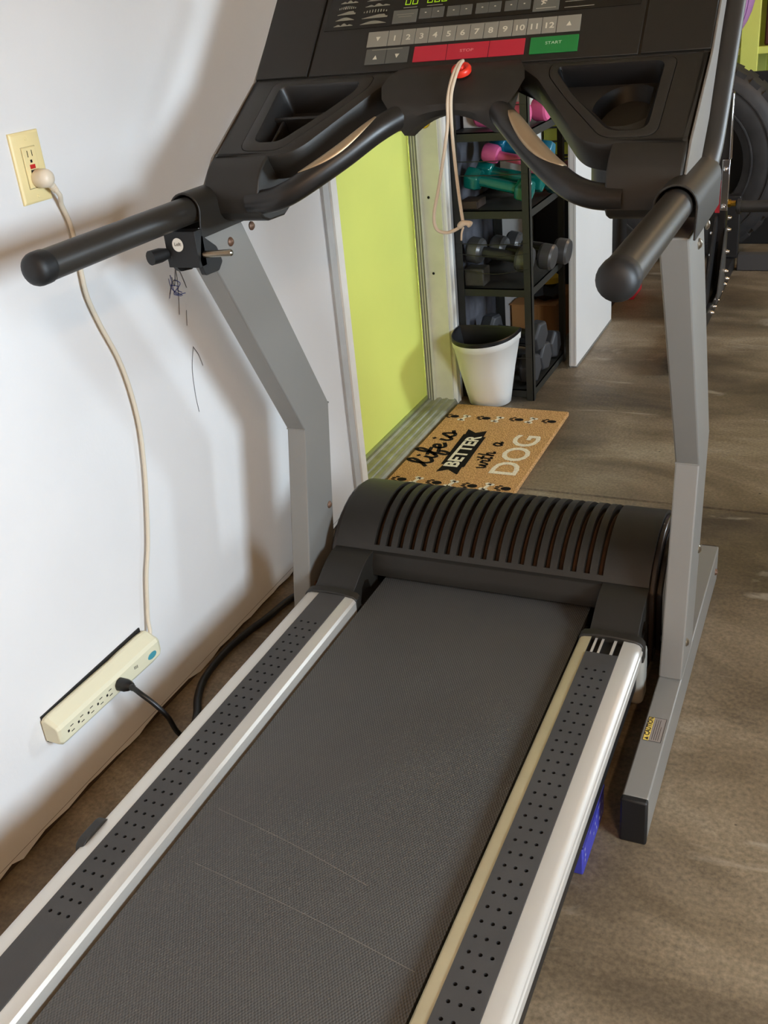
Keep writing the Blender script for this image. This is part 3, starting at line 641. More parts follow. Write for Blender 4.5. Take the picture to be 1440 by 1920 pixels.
for (u0, u1, v0, v1) in ((-0.1625, -0.1125, 0.104, 0.1335), (-0.1085, -0.0840, 0.110, 0.1335), (-0.0832, -0.0590, 0.110, 0.1335), (-0.0525, -0.0275, 0.110, 0.1325), (-0.0267, -0.0035, 0.110, 0.1325), (0.0040, 0.0282, 0.110, 0.133), (0.029, 0.0525, 0.110, 0.133), (0.0597, 0.0832, 0.110, 0.132), (0.084, 0.1085, 0.110, 0.132), (0.1138, 0.162, 0.103, 0.130)):
    big = u1 - u0 > 0.04; b_ = button(u0, u1, v0, v1, BTN_M if big else BTN_D, h=0.0022)
    t = MB(); uc = (u0 + u1) / 2; vc = (v0 + v1) / 2
    if u0 > 0.11:      # small running figure above a thin rule
        for pts in ([(-0.004, 0.0045), (0.001, 0.001), (-0.003, -0.003)], [(0.001, 0.006), (-0.001, 0.001), (0.004, -0.001)], [(-0.001, 0.005), (0.006, 0.004)]): stroke(t, pts, 0.0022, ptx(uc - 0.006, vc + 0.003, 0.0025))
        stroke(t, [(-0.018, -0.008), (0.018, -0.008)], 0.0008, ptx(uc, vc, 0.0025), sm=False)
    elif big:
        for r_ in range(2): stroke(t, [(-0.017 + r_ * 0.004, 0.004 - r_ * 0.005), (0.017 - r_ * 0.004, 0.004 - r_ * 0.005)], 0.0018, ptx(uc, vc, 0.0025), sm=False)
    else: stroke(t, [(-0.001, 0.001), (0.001, 0.001)], 0.002, ptx(uc, vc, 0.0025), sm=False)
    ob('button_mark', t, INKDIM if big and u0 < 0 else INK, b_, smooth=0, recalc=False)
# prints on the display: course profiles, small captions, lit digits
pk = MB(); rng = random.Random(11)
for c_, (u0, u1) in enumerate(((-0.288, -0.247), (-0.231, -0.176))):
    for r_ in range(5):
        v0 = 0.1085 + r_ * 0.0132; uu0 = u0 + r_ * 0.001; nst = 14; kind = (r_ + c_) % 4
        hs = []
        for k in range(nst + 1):
            x = k / nst
            hs.append({0: abs(math.sin(x * 9.0)) * 0.006 * math.sin(math.pi * x) + 0.0012, 1: 0.0065 * math.sin(math.pi * x) ** 1.2 + 0.0008, 2: 0.007 * min(1, x * 1.6) * (1 if x < 0.9 else 0.4) + 0.001, 3: 0}[kind])
        if kind == 3:
            for k in range(9): h_ = 0.002 + 0.005 * math.sin(math.pi * (k + 1) / 10); x = uu0 + (u1 - uu0) * k / 9; pk.add([pan(x, v0, 0.0013), pan(x + 0.0022, v0, 0.0013), pan(x + 0.0022, v0 + h_, 0.0013), pan(x, v0 + h_, 0.0013)], [(0, 1, 2, 3)])
        else:
            for k in range(nst): xa, xb2 = uu0 + (u1 - uu0) * k / nst, uu0 + (u1 - uu0) * (k + 1) / nst; pk.add([pan(xa, v0, 0.0013), pan(xb2, v0, 0.0013), pan(xb2, v0 + hs[k + 1], 0.0013), pan(xa, v0 + hs[k], 0.0013)], [(0, 1, 2, 3)])
for (u0, u1, v0) in ((-0.145, -0.118, 0.1385), (-0.097, -0.066, 0.1385), (0.1725, 0.225, 0.1065), (0.172, 0.215, 0.119)):
    stroke(pk, [(u0, v0), (u1, v0)], 0.0016, lambda a, b_: pan(a, b_, 0.0013), sm=False)
ob('course_print', pk, INKDIM, disp, smooth=0, recalc=False)['kind'] = 'stuff'
bar = MB(); stroke(bar, [(-0.050, 0.0878), (0.050, 0.0878)], 0.0022, lambda a, b_: pan(a, b_, 0.0019), sm=False); stroke(bar, [(-0.190, 0.0475), (-0.128, 0.0475)], 0.0020, lambda a, b_: pan(a, b_, 0.0019), sm=False)
ob('caption_print', bar, INKDIM, pnl, smooth=0, recalc=False)
def digit(mb, u, v, ch, s=0.0095):
    seg = {'0': 'abcdef', '8': 'abcdefg', '1': 'bc', '3': 'abcdg'}[ch]
    pos = {'a': ((0, 2), (1, 2)), 'b': ((1, 2), (1, 1)), 'c': ((1, 1), (1, 0)), 'd': ((0, 0), (1, 0)), 'e': ((0, 0), (0, 1)), 'f': ((0, 1), (0, 2)), 'g': ((0, 1), (1, 1))}
    for g_ in seg:
        a, b_ = pos[g_]; stroke(mb, [(u + a[0] * s, v + a[1] * s), (u + b_[0] * s, v + b_[1] * s)], 0.0017, lambda p, r_: pan(p, r_, 0.0013), sm=False)
ld_ = MB()
for k, ch in enumerate('00'): digit(ld_, -0.143 + k * 0.0145, 0.1455, ch)
for k, ch in enumerate('000'): digit(ld_, -0.098 + k * 0.0145, 0.1455, ch)
ob('led_digit', ld_, LED, disp, smooth=0, recalc=False)

# handrails: padded front bars that bend up along the console
for sgn in (-1, 1):
    xc = X(UX * sgn)
    pts = [(xc, 1.160, 1.103), (xc, 1.30, 1.104), (xc, 1.50, 1.105), (xc, 1.68, 1.106), (xc, 1.785, 1.108), (xc, 1.855, 1.130), (xc, 1.915, 1.178), (xc, 2.0, 1.268), (xc, 2.10, 1.374), (xc, 2.17, 1.448)]
    t = MB(); PP = spline(pts, 6); t.tube(PP, [0.0247 + 0.0033 * max(0, min(1, (i_ - 20) / 12)) for i_ in range(len(PP))], 22); hr = ob('handrail', t, TUBE, tm, smooth=60)
    e = MB(); e.lathe([(0.001, -0.012), (0.010, -0.0115), (0.018, -0.009), (0.0235, -0.004), (0.0258, 0.002), (0.0262, 0.006), (0.0262, 0.022), (0.0248, 0.026)], (xc, 1.160, 1.103), 'y', 24); ob('end_cap', e, BLACK, hr, smooth=50)
    # bracket shell over the bar
    s_ = MB(); R1, R2 = 0.0335, 0.0295; arcs = []
    for rr_ in (R1, R2):
        a = [(rr_ * math.cos(math.radians(180 - 180 * k / 14)), rr_ * math.sin(math.radians(180 - 180 * k / 14))) for k in range(15)]
        arcs.append([(-rr_, -0.047)] + a + [(rr_, -0.047)])
    ring = arcs[0] + arcs[1][::-1]
    s_.rings([[(xc + a, 1.566 + max(0, -0.25 * b_) * -1 + (0.0 if y == 0 else 0.262), 1.105 + b_ + (0.0 if y == 0 else 0.0)) for a, b_ in ring] for y in (0, 1)])
    ob('handrail_bracket', s_, PLASTIC, hr, smooth=40, bevel=0.0012)
# pin bracket on the left upright
xc = X(-UX)
pbk = MB(); pbk.prism(roundpoly([(1.538, 1.078), (1.575, 1.080), (1.612, 1.040), (1.612, 1.004), (1.596, 0.992), (1.556, 0.997), (1.534, 1.020)], 0.006, 3), xc - 0.034, xc - 0.0245, lambda a, p, q: (a, p, q))
pbk.box(xc - 0.034, xc + 0.034, 1.535, 1.560, 1.010, 1.076); pbk.prism(roundpoly([(1.555, 1.066), (1.60, 1.035), (1.612, 1.004), (1.596, 0.990), (1.550, 0.992), (1.540, 1.02)], 0.004, 3), xc + 0.0245, xc + 0.034, lambda a, p, q: (a, p, q))
pk_ = ob('pin_bracket', pbk, BLACK, tm, bevel=0.003, smooth=30, label='black pin bracket with a white sticker on the left upright')
k = MB(); k.tube([(xc - 0.034, 1.535, 1.036), (xc - 0.040, 1.520, 1.036), (xc - 0.046, 1.500, 1.036)], [0.010, 0.0135, 0.0135], 14); ob('knob', k, BLACK, pk_)
k = MB(); k.tube([(xc + 0.02, 1.552, 1.030), (xc + 0.05, 1.560, 1.030), (xc + 0.083, 1.570, 1.030), (xc + 0.086, 1.571, 1.030)], [0.0065, 0.0065, 0.0065, 0.004], 12); ob('pin', k, STEEL, pk_, label='steel pin')
k = MB(); fy = lambda a, b_: (xc - 0.006 + a, 1.5344, 1.052 + b_)
k.add([fy(0.012 * math.cos(2 * math.pi * i / 24), 0.0125 * math.sin(2 * math.pi * i / 24)) for i in range(24)], [tuple(range(24))], 0); text(k, 'Left', 0.0095, lambda a, b_: (xc - 0.006 + a, 1.5340, 1.053 + b_), 1)
ob('round_sticker', k, [mat('sticker_white', (230, 226, 214), 0.5), mat('sticker_black', (30, 28, 26), 0.6)], pk_, smooth=0, recalc=False, label='round white sticker reading Left')

# safety key with looped cord, clipped on the console
sk = thing('safety_key', 'red safety key with a knotted beige cord hanging from the console middle', 'safety key', (-0.665, 1.833, 1.296))
kn = Vector((0, -0.46, 0.888)); kc = Vector((-0.665, 1.8335, 1.2925))
e1 = Vector((1, 0, 0)); e2 = kn.cross(e1)
def kring(r, h, n=28): return [kc + kn * h + (e1 * math.cos(2 * math.pi * i / n) + e2 * math.sin(2 * math.pi * i / n)) * r for i in range(n)]
k = MB(); k.rings([kring(0.0175, -0.004), kring(0.0185, 0.002), kring(0.0165, 0.0065), kring(0.0135, 0.0075), kring(0.0105, 0.006), kring(0.0085, 0.0035), kring(0.0065, 0.0035), kring(0.005, 0.009), kring(0.002, 0.0095)]); ob('key_disc', k, REDP, sk, smooth=50)
cordL = spline([(-0.663, 1.839, 1.308), (-0.668, 1.826, 1.303), (-0.671, 1.800, 1.283), (-0.673, 1.778, 1.250), (-0.676, 1.776, 1.203), (-0.697, 1.776, 1.111), (-0.712, 1.776, 1.054), (-0.709, 1.776, 1.027), (-0.690, 1.776, 1.020), (-0.670, 1.776, 1.026), (-0.657, 1.776, 1.034)], 6)
cordR = spline([(-0.663, 1.839, 1.308), (-0.664, 1.826, 1.303), (-0.6655, 1.800, 1.283), (-0.667, 1.778, 1.250), (-0.667, 1.776, 1.185), (-0.662, 1.776, 1.101), (-0.656, 1.776, 1.040), (-0.655, 1.776, 1.034)], 6)
k = MB(); k.tube(cordL, 0.0032, 8); k.tube(cordR, 0.0032, 8); ob('cord', k, CORD, sk, smooth=60)
k = MB(); k.tube(spline([(-0.664, 1.776, 1.030), (-0.655, 1.772, 1.038), (-0.646, 1.776, 1.037), (-0.640, 1.776, 1.033)], 4), [0.003, 0.0055, 0.006, 0.006, 0.0055, 0.005, 0.0048, 0.005, 0.0055, 0.0062, 0.0066, 0.006, 0.003][:13], 10)
k.tube(spline([(-0.655, 1.775, 1.030), (-0.659, 1.775, 1.020), (-0.661, 1.776, 1.006)], 4), 0.0019, 8); ob('knot', k, CORD, sk, smooth=60)

# ------------------------------------------------------------------ on the wall: socket, power strip, cords
so = thing('wall_outlet', 'ivory wall socket plate on the white wall above the handrail', 'outlet', (XW, 1.44, 1.205))
y0, y1, z0, z1 = 1.391, 1.464, 1.152, 1.271
k = MB(); sx_ = [(XW, 0.0), (XW + 0.004, 0.0), (XW + 0.0065, 0.004)]
k.rings([[(x_, yy, zz) for yy, zz in ((y0 + i_, z0 + i_), (y1 - i_, z0 + i_), (y1 - i_, z1 - i_), (y0 + i_, z1 - i_))] for x_, i_ in sx_]); ob('wall_plate', k, IVORY, so, bevel=0.0008)
k = MB(); k.box(XW + 0.0062, XW + 0.0085, 1.411, 1.444, 1.178, 1.245); rc = ob('receptacle', k, IVORY, so, bevel=0.001)
k = MB(); fr_ = lambda a, b_: (XW + 0.0066, a, b_)
stroke(k, [(1.410, 1.177), (1.410, 1.246), (1.445, 1.246), (1.445, 1.177), (1.410, 1.177)], 0.0008, fr_, sm=False)
for a, b0, b1 in ((1.422, 1.229, 1.240), (1.433, 1.230, 1.240)): k.box(XW + 0.0085, XW + 0.0087, a - 0.0008, a + 0.0008, b0, b1)
k.box(XW + 0.0085, XW + 0.0087, 1.425, 1.430, 1.2195, 1.2245); ob('socket_slot', k, HOLE, rc, smooth=0)
k = MB(); k.box(XW + 0.0085, XW + 0.0098, 1.4215, 1.4335, 1.2095, 1.2165); ob('red_button', k, mat('gfci_red', (190, 40, 40), 0.4), rc, label='small red reset button')
k = MB(); k.box(XW + 0.0085, XW + 0.0098, 1.4215, 1.4335, 1.201, 1.2075); ob('black_button', k, BLACK, rc, label='small black test button')
for zz in (1.259, 1.163):
    k = MB(); k.lathe([(0.001, 0.0012), (0.0025, 0.001), (0.0032, 0)], (XW + 0.0065, 1.4275, zz), 'x', 12); ob('screw', k, IVORY, so)

ps = thing('power_strip', 'cream power strip low on the white wall, white cord up to the socket', 'power strip', (XW, 1.27, 0.2))
dirv = Vector((0, 0.334, 0.0)); ya, yb_ = 1.098, 1.434
za, zb_ = 0.212, 0.204
secp = [(0.0, -0.028), (0.0, 0.030), (0.010, 0.034), (0.016, 0.032), (0.036, 0.018), (0.040, 0.010), (0.040, -0.022), (0.034, -0.029)]
k = MB(); rr = []
for t_, sc_, in ((0, 0.80), (0.02, 0.97), (0.05, 1.0), (0.62, 1.0), (0.70, 1.05), (0.90, 1.08), (0.97, 1.0), (1.0, 0.72)):
    yy = ya + (yb_ - ya) * t_; zc = za + (zb_ - za) * t_
    rr.append([(XW + 0.003 + a * (0.9 if t_ in (0, 1.0) else 1), yy, zc + b_ * sc_) for a, b_ in secp])
k.rings(rr); sh = ob('strip_housing', k, CREAM, ps, smooth=14, bevel=0.0015)
k = MB(); k.box(XW + 0.0002, XW + 0.0032, ya + 0.004, yb_ - 0.012, 0.184, 0.2445); ob('back_plate', k, BLACK, ps)
for i in range(6):
    yc = 1.128 + i * 0.030; zc = za + (zb_ - za) * ((yc - ya) / (yb_ - ya)) - 0.006
    if i == 5: continue
    k = MB(); xf = XW + 0.0431
    for dz in (-0.006, 0.006): k.box(xf, xf + 0.0003, yc + 0.001, yc + 0.010, zc + dz - 0.0008, zc + dz + 0.0008)
    k.box(xf, xf + 0.0003, yc - 0.008, yc - 0.003, zc - 0.0025, zc + 0.0025); ob('socket_slot', k, HOLE, sh, smooth=0)
k = MB(); k.lathe([(0.001, 0.002), (0.011, 0.002), (0.0125, 0.0)], (0, 0, 0), 'x', 20); k.v = [Vector((XW + 0.0425 + v_.x, 1.398 + v_.y * 1.25, 0.196 + v_.z * 0.62)) for v_ in k.v]; ob('switch', k, mat('teal_switch', (70, 150, 165), 0.4), sh, label='small teal rocker switch')
k = MB(); 
for i in range(3): k.box(XW + 0.043, XW + 0.0433, 1.336 + i * 0.0045, 1.3385 + i * 0.0045, 0.201 - i * 0.001, 0.208 - i * 0.001)
ob('indicator_mark', k, mat('mark_grey', (120, 116, 100), 0.6), sh, smooth=0)
wc = [(1.455, 1.168), (1.464, 1.156), (1.476, 1.137), (1.487, 1.101), (1.489, 1.051), (1.487, 1.001), (1.489, 0.960), (1.507, 0.901), (1.537, 0.824), (1.552, 0.751), (1.556, 0.666), (1.543, 0.573), (1.524, 0.492), (1.501, 0.412), (1.474, 0.348), (1.457, 0.289), (1.447, 0.250), (1.436, 0.228), (1.428, 0.216)]
k = MB(); k.tube(spline([(XW + (0.022 if i < 2 else 0.010 if i < 17 else 0.018), a, b_) for i, (a, b_) in enumerate(wc)], 5), 0.0045, 10); ob('cord', k, WCORD, ps, smooth=60, label='white cord')
k = MB(); k.lathe([(0.001, 0), (0.0150, 0), (0.0163, 0.004), (0.0163, 0.018), (0.0155, 0.023), (0.0125, 0.028), (0.007, 0.031), (0.001, 0.032)], (XW + 0.0088, 1.432, 1.192), 'x', 22)
k.tube([(XW + 0.024, 1.440, 1.183), (XW + 0.024, 1.449, 1.175), (XW + 0.024, 1.456, 1.166)], [0.008, 0.0065, 0.005], 12); pg = ob('plug', k, mat('plug_white', (222, 208, 186), 0.4), ps, smooth=45, label='round white plug in the socket')
k = MB()
for i in range(4): k.tube([(XW + 0.024, 1.4475 + i * 0.0022, 1.1755 - i * 0.0026), (XW + 0.024, 1.4485 + i * 0.0022, 1.1742 - i * 0.0026)], 0.0072 - i * 0.0005, 12)
ob('strain_relief', k, mat('plug_white', (0, 0, 0)), pg, smooth=30)

pth = spline([(XW + 0.074, 1.2815, 0.203), (XW + 0.087, 1.277, 0.203), (XW + 0.105, 1.273, 0.197), (XW + 0.130, 1.277, 0.174), (XW + 0.150, 1.285, 0.139), (XW + 0.160, 1.294, 0.092), (XW + 0.172, 1.33, 0.035), (XW + 0.20, 1.40, 0.0065), (XW + 0.26, 1.50, 0.0065), (XW + 0.40, 1.60, 0.0065), (XW + 0.55, 1.72, 0.0065)], 6)
k = MB(); k.tube(pth, [0.0072 if i < 5 else 0.0056 for i in range(len(pth))], 10); pc = ob('power_cord', k, BCORD, tm, smooth=60, label='black power cord plugged into the power strip')
k = MB(); k.rings([[(XW + 0.0435 + a, 1.283 + b_ * sc_ , 0.203 + c_ * sc_) for b_, c_ in roundpoly([(-0.013, -0.010), (0.013, -0.010), (0.015, 0.004), (0.006, 0.013), (-0.006, 0.013), (-0.015, 0.004)], 0.004, 2)] for a, sc_ in ((0, 1.0), (0.018, 0.98), (0.028, 0.75), (0.034, 0.5))]); ob('plug', k, BCORD, pc, bevel=0.001)
k = MB(); k.tube(spline([(-1.20, 1.36, 0.011), (-1.236, 1.439, 0.011), (-1.272, 1.499, 0.011), (-1.298, 1.572, 0.012), (-1.306, 1.676, 0.012), (-1.297, 1.767, 0.011), (-1.280, 1.848, 0.011), (-1.265, 1.94, 0.011), (-1.22, 2.05, 0.011), (-1.16, 2.15, 0.011)], 6), 0.0095, 10)
tag(ob('floor_cable', k, BCORD, smooth=60), 'thick black cable lying on the floor along the foot of the wall', 'cable')

# ------------------------------------------------------------------ small blue box under the treadmill edge
bx = MB(); bx.box(-0.40, -0.309, 1.275, 1.440, 0.0, 0.062)
t = thing('blue_box', 'small blue box with white flecks lying half under the right treadmill rail', 'box', (-0.36, 1.36, 0))
ob('box_body', bx, mat('blue_card', (62, 66, 168), 0.35), t, bevel=0.003); ld2 = MB(); ld2.box(-0.401, -0.308, 1.274, 1.441, 0.062, 0.070); lo_ = ob('box_lid', ld2, mat('blue_card_dark', (40, 42, 120), 0.4), t, bevel=0.002)
fk = MB(); rng = random.Random(5)
for i in range(14):
    yy = 1.285 + rng.random() * 0.145; zz = 0.012 + rng.random() * 0.042; fk.add([(-0.3086, yy, zz), (-0.3086, yy + 0.004, zz), (-0.3086, yy + 0.005, zz + 0.006), (-0.3086, yy + 0.001, zz + 0.006)], [(0, 1, 2, 3)])
ob('fleck', fk, mat('fleck_white', (196, 200, 230), 0.5), t, smooth=0, recalc=False)

# ------------------------------------------------------------------ doormat
MX0, MX1, MY0, MY1, MZ = -1.300, -0.868, 2.600, 3.362, 0.016
dm = thing('doormat', 'coir doormat with dog lettering and paw prints before the lime green door', 'doormat', (-1.09, 2.98, 0))
k = MB(); k.prism(roundpoly([(MX0, MY0), (MX1, MY0), (MX1, MY1), (MX0, MY1)], 0.008, 3), 0.0005, MZ, lambda a, p, q: (p, q, a)); ob('mat_pile', k, COIR, dm, bevel=0.003)
mf = lambda s_, t_: (-1.325 + t_, 2.605 + s_, MZ + 0.0006)
K = MB(); Wm = MB()
MB_, MW_ = mat('mat_black', (30, 26, 24), 0.95, spec=0.1, bump=0.8, bscale=260), mat('mat_white', (236, 224, 204), 0.95, spec=0.1, var=0.2, vscale=260, bump=0.8, bscale=260)
lf = lambda a, b_: mf(0.208 + a * 0.0565, 0.119 - b_ * 0.040)
for pts in ([(-0.15, 0.25), (0.3, 0.9), (0.7, 1.75), (0.55, 2.2), (0.3, 1.6), (0.25, 0.5), (0.5, 0.0), (0.95, 0.35)], [(1.15, 0.95), (1.05, 0.35), (1.25, 0.0), (1.6, 0.35)], [(1.18, 1.55), (1.22, 1.62)], [(1.5, 0.3), (2.0, 1.2), (2.25, 1.95), (2.05, 2.3), (1.85, 1.6), (1.75, 0.2), (1.65, -0.6), (1.9, -0.75), (2.1, -0.1), (2.0, 0.2), (2.45, 0.35)], [(1.45, 0.95), (2.45, 1.1)], [(2.5, 0.4), (2.95, 0.6), (2.95, 1.0), (2.65, 0.95), (2.5, 0.45), (2.75, 0.0), (3.25, 0.3)],
            [(3.8, 0.95), (3.7, 0.35), (3.9, 0.0), (4.25, 0.35)], [(3.85, 1.55), (3.89, 1.62)], [(4.15, 0.25), (4.65, 1.15), (4.8, 0.7), (4.85, 0.2), (4.55, 0.0), (4.35, 0.15)], [(4.85, 0.25), (5.2, 0.45)]):
    stroke(K, [(lf(*p_)[1] - 2.605, lf(*p_)[0] + 1.325) for p_ in pts], 0.0140, mf)
wf2 = lambda a, b_: mf(0.228 + a * 0.0372, 0.309 - b_ * 0.029)
for pts in ([(-0.1, 0.9), (0.05, 0.1), (0.3, 0.1), (0.5, 0.8), (0.55, 0.1), (0.85, 0.1), (1.05, 0.9), (1.25, 0.8)], [(1.45, 0.9), (1.4, 0.1), (1.75, 0.2)], [(1.5, 1.4), (1.53, 1.45)], [(2.05, 1.7), (1.95, 0.1), (2.3, 0.2)], [(1.75, 1.1), (2.4, 1.15)], [(2.75, 1.9), (2.6, 0.0), (2.8, 0.8), (3.1, 0.9), (3.1, 0.1), (3.45, 0.3)], [(5.4, 0.9), (5.05, 1.0), (4.8, 0.5), (5.0, 0.0), (5.35, 0.4), (5.45, 1.0), (5.4, 0.1), (5.75, 0.3)]):
    stroke(K, [(wf2(*p_)[1] - 2.605, wf2(*p_)[0] + 1.325) for p_ in pts], 0.0092, mf)
K.flat([(0.158, 0.237), (0.188, 0.196), (0.165, 0.161), (0.226, 0.166), (0.224, 0.156), (0.48, 0.146), (0.482, 0.152), (0.527, 0.148), (0.500, 0.184), (0.523, 0.219), (0.47, 0.224), (0.47, 0.232), (0.218, 0.241), (0.216, 0.234)], [], lambda a, b_, w_: mf(a, b_))
tf = lambda s0, t0, z_: (lambda a, b_: (mf(s0 + a, t0 - b_)[0], mf(s0 + a, t0 - b_)[1], MZ + z_))
text(Wm, 'BETTER', 0.068, tf(0.338, 0.196, 0.0012), bold=0.0022, sx=1.13)
text(Wm, 'DOG', 0.128, tf(0.352, 0.384, 0.0008), bold=0.0022, sx=1.14)
def paw(s0, t0):
    for (ds, dt, ra, rb) in ((0, 0.012, 0.013, 0.017), (-0.014, -0.008, 0.0045, 0.008), (-0.005, -0.018, 0.0045, 0.008), (0.006, -0.018, 0.0045, 0.008), (0.015, -0.008, 0.0045, 0.008)):
        K.add([mf(s0 + ds + ra * math.cos(2 * math.pi * i / 12), t0 + dt + rb * math.sin(2 * math.pi * i / 12)) for i in range(12)], [tuple(range(12))])
def bone(s0, t0, a0):
    for e in (-0.020, 0.020):
        for e2 in (-0.008, 0.008):
            ce, se = math.cos(a0), math.sin(a0); cs, ct = s0 + e * ce - e2 * se, t0 + e * se + e2 * ce
            Wm.add([mf(cs + 0.0085 * math.cos(2 * math.pi * i / 10), ct + 0.0085 * math.sin(2 * math.pi * i / 10)) for i in range(10)], [tuple(range(10))])
    stroke(Wm, [(s0 - 0.02 * math.cos(a0), t0 - 0.02 * math.sin(a0)), (s0 + 0.02 * math.cos(a0), t0 + 0.02 * math.sin(a0))], 0.012, mf, sm=False)
for s0, t0 in ((0.633, 0.045), (0.637, 0.166), (0.647, 0.288), (0.652, 0.408), (0.085, 0.06), (0.087, 0.182), (0.09, 0.302), (0.095, 0.412)): paw(s0, t0)
for s0, t0 in ((0.625, 0.096), (0.634, 0.222), (0.648, 0.345), (0.088, 0.121), (0.09, 0.242), (0.095, 0.360)): bone(s0, t0, 0.25)
for nm_, q_, m_ in (('black_lettering', K, MB_), ('pale_lettering', Wm, MW_)): ob(nm_, q_, m_, dm, smooth=0, recalc=False)['kind'] = 'stuff'

# ------------------------------------------------------------------ waste bin
wb = thing('waste_bin', 'white half round waste bin with a black rim in front of the black shelf unit', 'bin', (-1.2, 3.42, 0))
def dshape(cx_, yb0, yf, hw_, n=26):         # flat back at yb0, bowed front at yf
    out = []
    for i in range(n):
        a = math.pi * i / (n - 1); out.append((cx_ - hw_ * math.cos(a), yb0 - (yb0 - yf) * math.sin(a) ** 0.75))
    bk_ = [(cx_ + hw_ * (1 - 2 * j / 9), yb0 + 0.012 * math.sin(math.pi * j / 9)) for j in range(1, 9)]
    return out + bk_
k = MB(); ring = []
for z_, hw_, yb0, yf in ((0.002, 0.074, 3.452, 3.380), (0.006, 0.080, 3.455, 3.372), (0.05, 0.086, 3.455, 3.350), (0.15, 0.101, 3.455, 3.302), (0.255, 0.1155, 3.455, 3.250), (0.258, 0.119, 3.457, 3.245), (0.285, 0.121, 3.458, 3.238)):
    ring.append([(x_, y_, z_) for x_, y_ in dshape(-1.193 if z_ > 0.2 else -1.198, yb0, yf, hw_)])
k.rings(ring, 0, True, False); ob('bin_body', k, mat('bin_white', (240, 240, 236), 0.4), wb, smooth=50)
k = MB(); ring = []
for z_, hw_, yb0, yf in ((0.282, 0.1215, 3.4585, 3.2375), (0.294, 0.1225, 3.459, 3.2365), (0.297, 0.119, 3.456, 3.241), (0.288, 0.114, 3.453, 3.249), (0.15, 0.088, 3.446, 3.325), (0.04, 0.066, 3.440, 3.385)):
    ring.append([(x_, y_, z_) for x_, y_ in dshape(-1.193, yb0, yf, hw_)])
k.rings(ring, 0, False, True); ob('liner', k, mat('bin_black', (16, 16, 18), 0.35), wb, smooth=50, label='black inner liner and rim')

# ------------------------------------------------------------------ black shelf unit with dumbbells
SX0, SX1, SY0, SY1 = -1.322, -1.035, 3.480, 3.960
sh_ = thing('storage_shelf', 'narrow black metal shelf unit against the white wall loaded with dumbbells', 'shelf unit', (-1.18, 3.72, 0))
SHM = mat('shelf_black', (40, 39, 34), 0.5)
for (px, py, sx_, sy_) in ((SX0, SY0, 1, 1), (SX1, SY0, -1, 1), (SX0, SY1, 1, -1), (SX1, SY1, -1, -1)):
    k = MB(); k.box(min(px, px + sx_ * 0.028), max(px, px + sx_ * 0.028), min(py, py + sy_ * 0.003), max(py, py + sy_ * 0.003), 0, 1.27); k.box(min(px, px + sx_ * 0.003), max(px, px + sx_ * 0.003), min(py, py + sy_ * 0.028), max(py, py + sy_ * 0.028), 0, 1.27)
    ob('post', k, SHM, sh_, smooth=0)
for zt_ in (0.042, 0.432, 0.714, 0.978, 1.26):
    k = MB(); k.box(SX0 + 0.003, SX1 - 0.003, SY0 + 0.003, SY1 - 0.003, zt_ - 0.004, zt_); a, b_ = zt_ - 0.03, zt_
    k.box(SX0 + 0.003, SX1 - 0.003, SY0 + 0.003, SY0 + 0.006, a, b_); k.box(SX0 + 0.003, SX1 - 0.003, SY1 - 0.006, SY1 - 0.003, a, b_); k.box(SX0 + 0.003, SX0 + 0.006, SY0 + 0.003, SY1 - 0.003, a, b_); k.box(SX1 - 0.006, SX1 - 0.003, SY0 + 0.003, SY1 - 0.003, a, b_)
    ob('shelf_board', k, SHM, sh_, smooth=0)
for zt_, sag in ((0.835, 0), (0.882, 0), (0.597, 0.004), (0.560, 0.010), (0.505, 0.018), (0.22, 0.0), (0.17, 0.004), (1.06, 0), (1.10, 0)):
    k = MB(); k.tube(spline([(SX0 + 0.004, SY0 + 0.001, zt_), ((SX0 + SX1) / 2, SY0 - 0.003, zt_ - sag), (SX1 - 0.004, SY0 + 0.001, zt_ + 0.002)], 4), 0.0016, 6); ob('wire_rail', k, mat('wire_grey', (60, 58, 54), 0.45, 0.6), sh_)

k = MB(); rng = random.Random(9); ny = 14  # added dark sheet, stands in for shade on the wall behind the shelf
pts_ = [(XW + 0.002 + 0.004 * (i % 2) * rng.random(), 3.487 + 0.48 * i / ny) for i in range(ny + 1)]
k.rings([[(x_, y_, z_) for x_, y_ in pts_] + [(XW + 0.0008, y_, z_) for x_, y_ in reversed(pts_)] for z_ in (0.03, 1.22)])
tag(ob('wall_shade_sheet', k, mat('wall_shade_grey', (84, 84, 90), 0.55, var=0.25, vscale=22), smooth=0), 'dark grey sheet added for the shaded wall behind the black shelf unit', 'sheet')
def dumbbell(name, label, m, hm, L_, R_, rh, hexed, group=None, flare=0.0):
    t = thing(name, label, 'dumbbell', (0, 0, 0), group, local=True)
    h = MB(); h.tube([(-L_ / 2 + 0.03, 0, 0), (-L_ * 0.18, 0, 0), (0, 0, 0), (L_ * 0.18, 0, 0), (L_ / 2 - 0.03, 0, 0)], [rh * (1 + flare), rh, rh * 1.08, rh, rh * (1 + flare)], 12); ob('handle', h, m, t, smooth=60)
    for sg in (-1, 1):
        n_ = 6 if hexed else 20; x = lambda a: sg * (L_ / 2 - a); hd = MB()
        pr = [(R_ * 0.55, 0.0), (R_ * 0.88, 0.002), (R_, 0.010), (R_, 0.045), (R_ * 0.86, 0.056), (rh * 1.1, 0.060)]
        hd.rings([[(x(a), r_ * math.cos(2 * math.pi * (i + 0.5) / n_), r_ * math.sin(2 * math.pi * (i + 0.5) / n_)) for i in range(n_)] for r_, a in pr]); ob('weight_head', hd, hm, t, smooth=30, bevel=0.003 if hexed else 0)
    return t
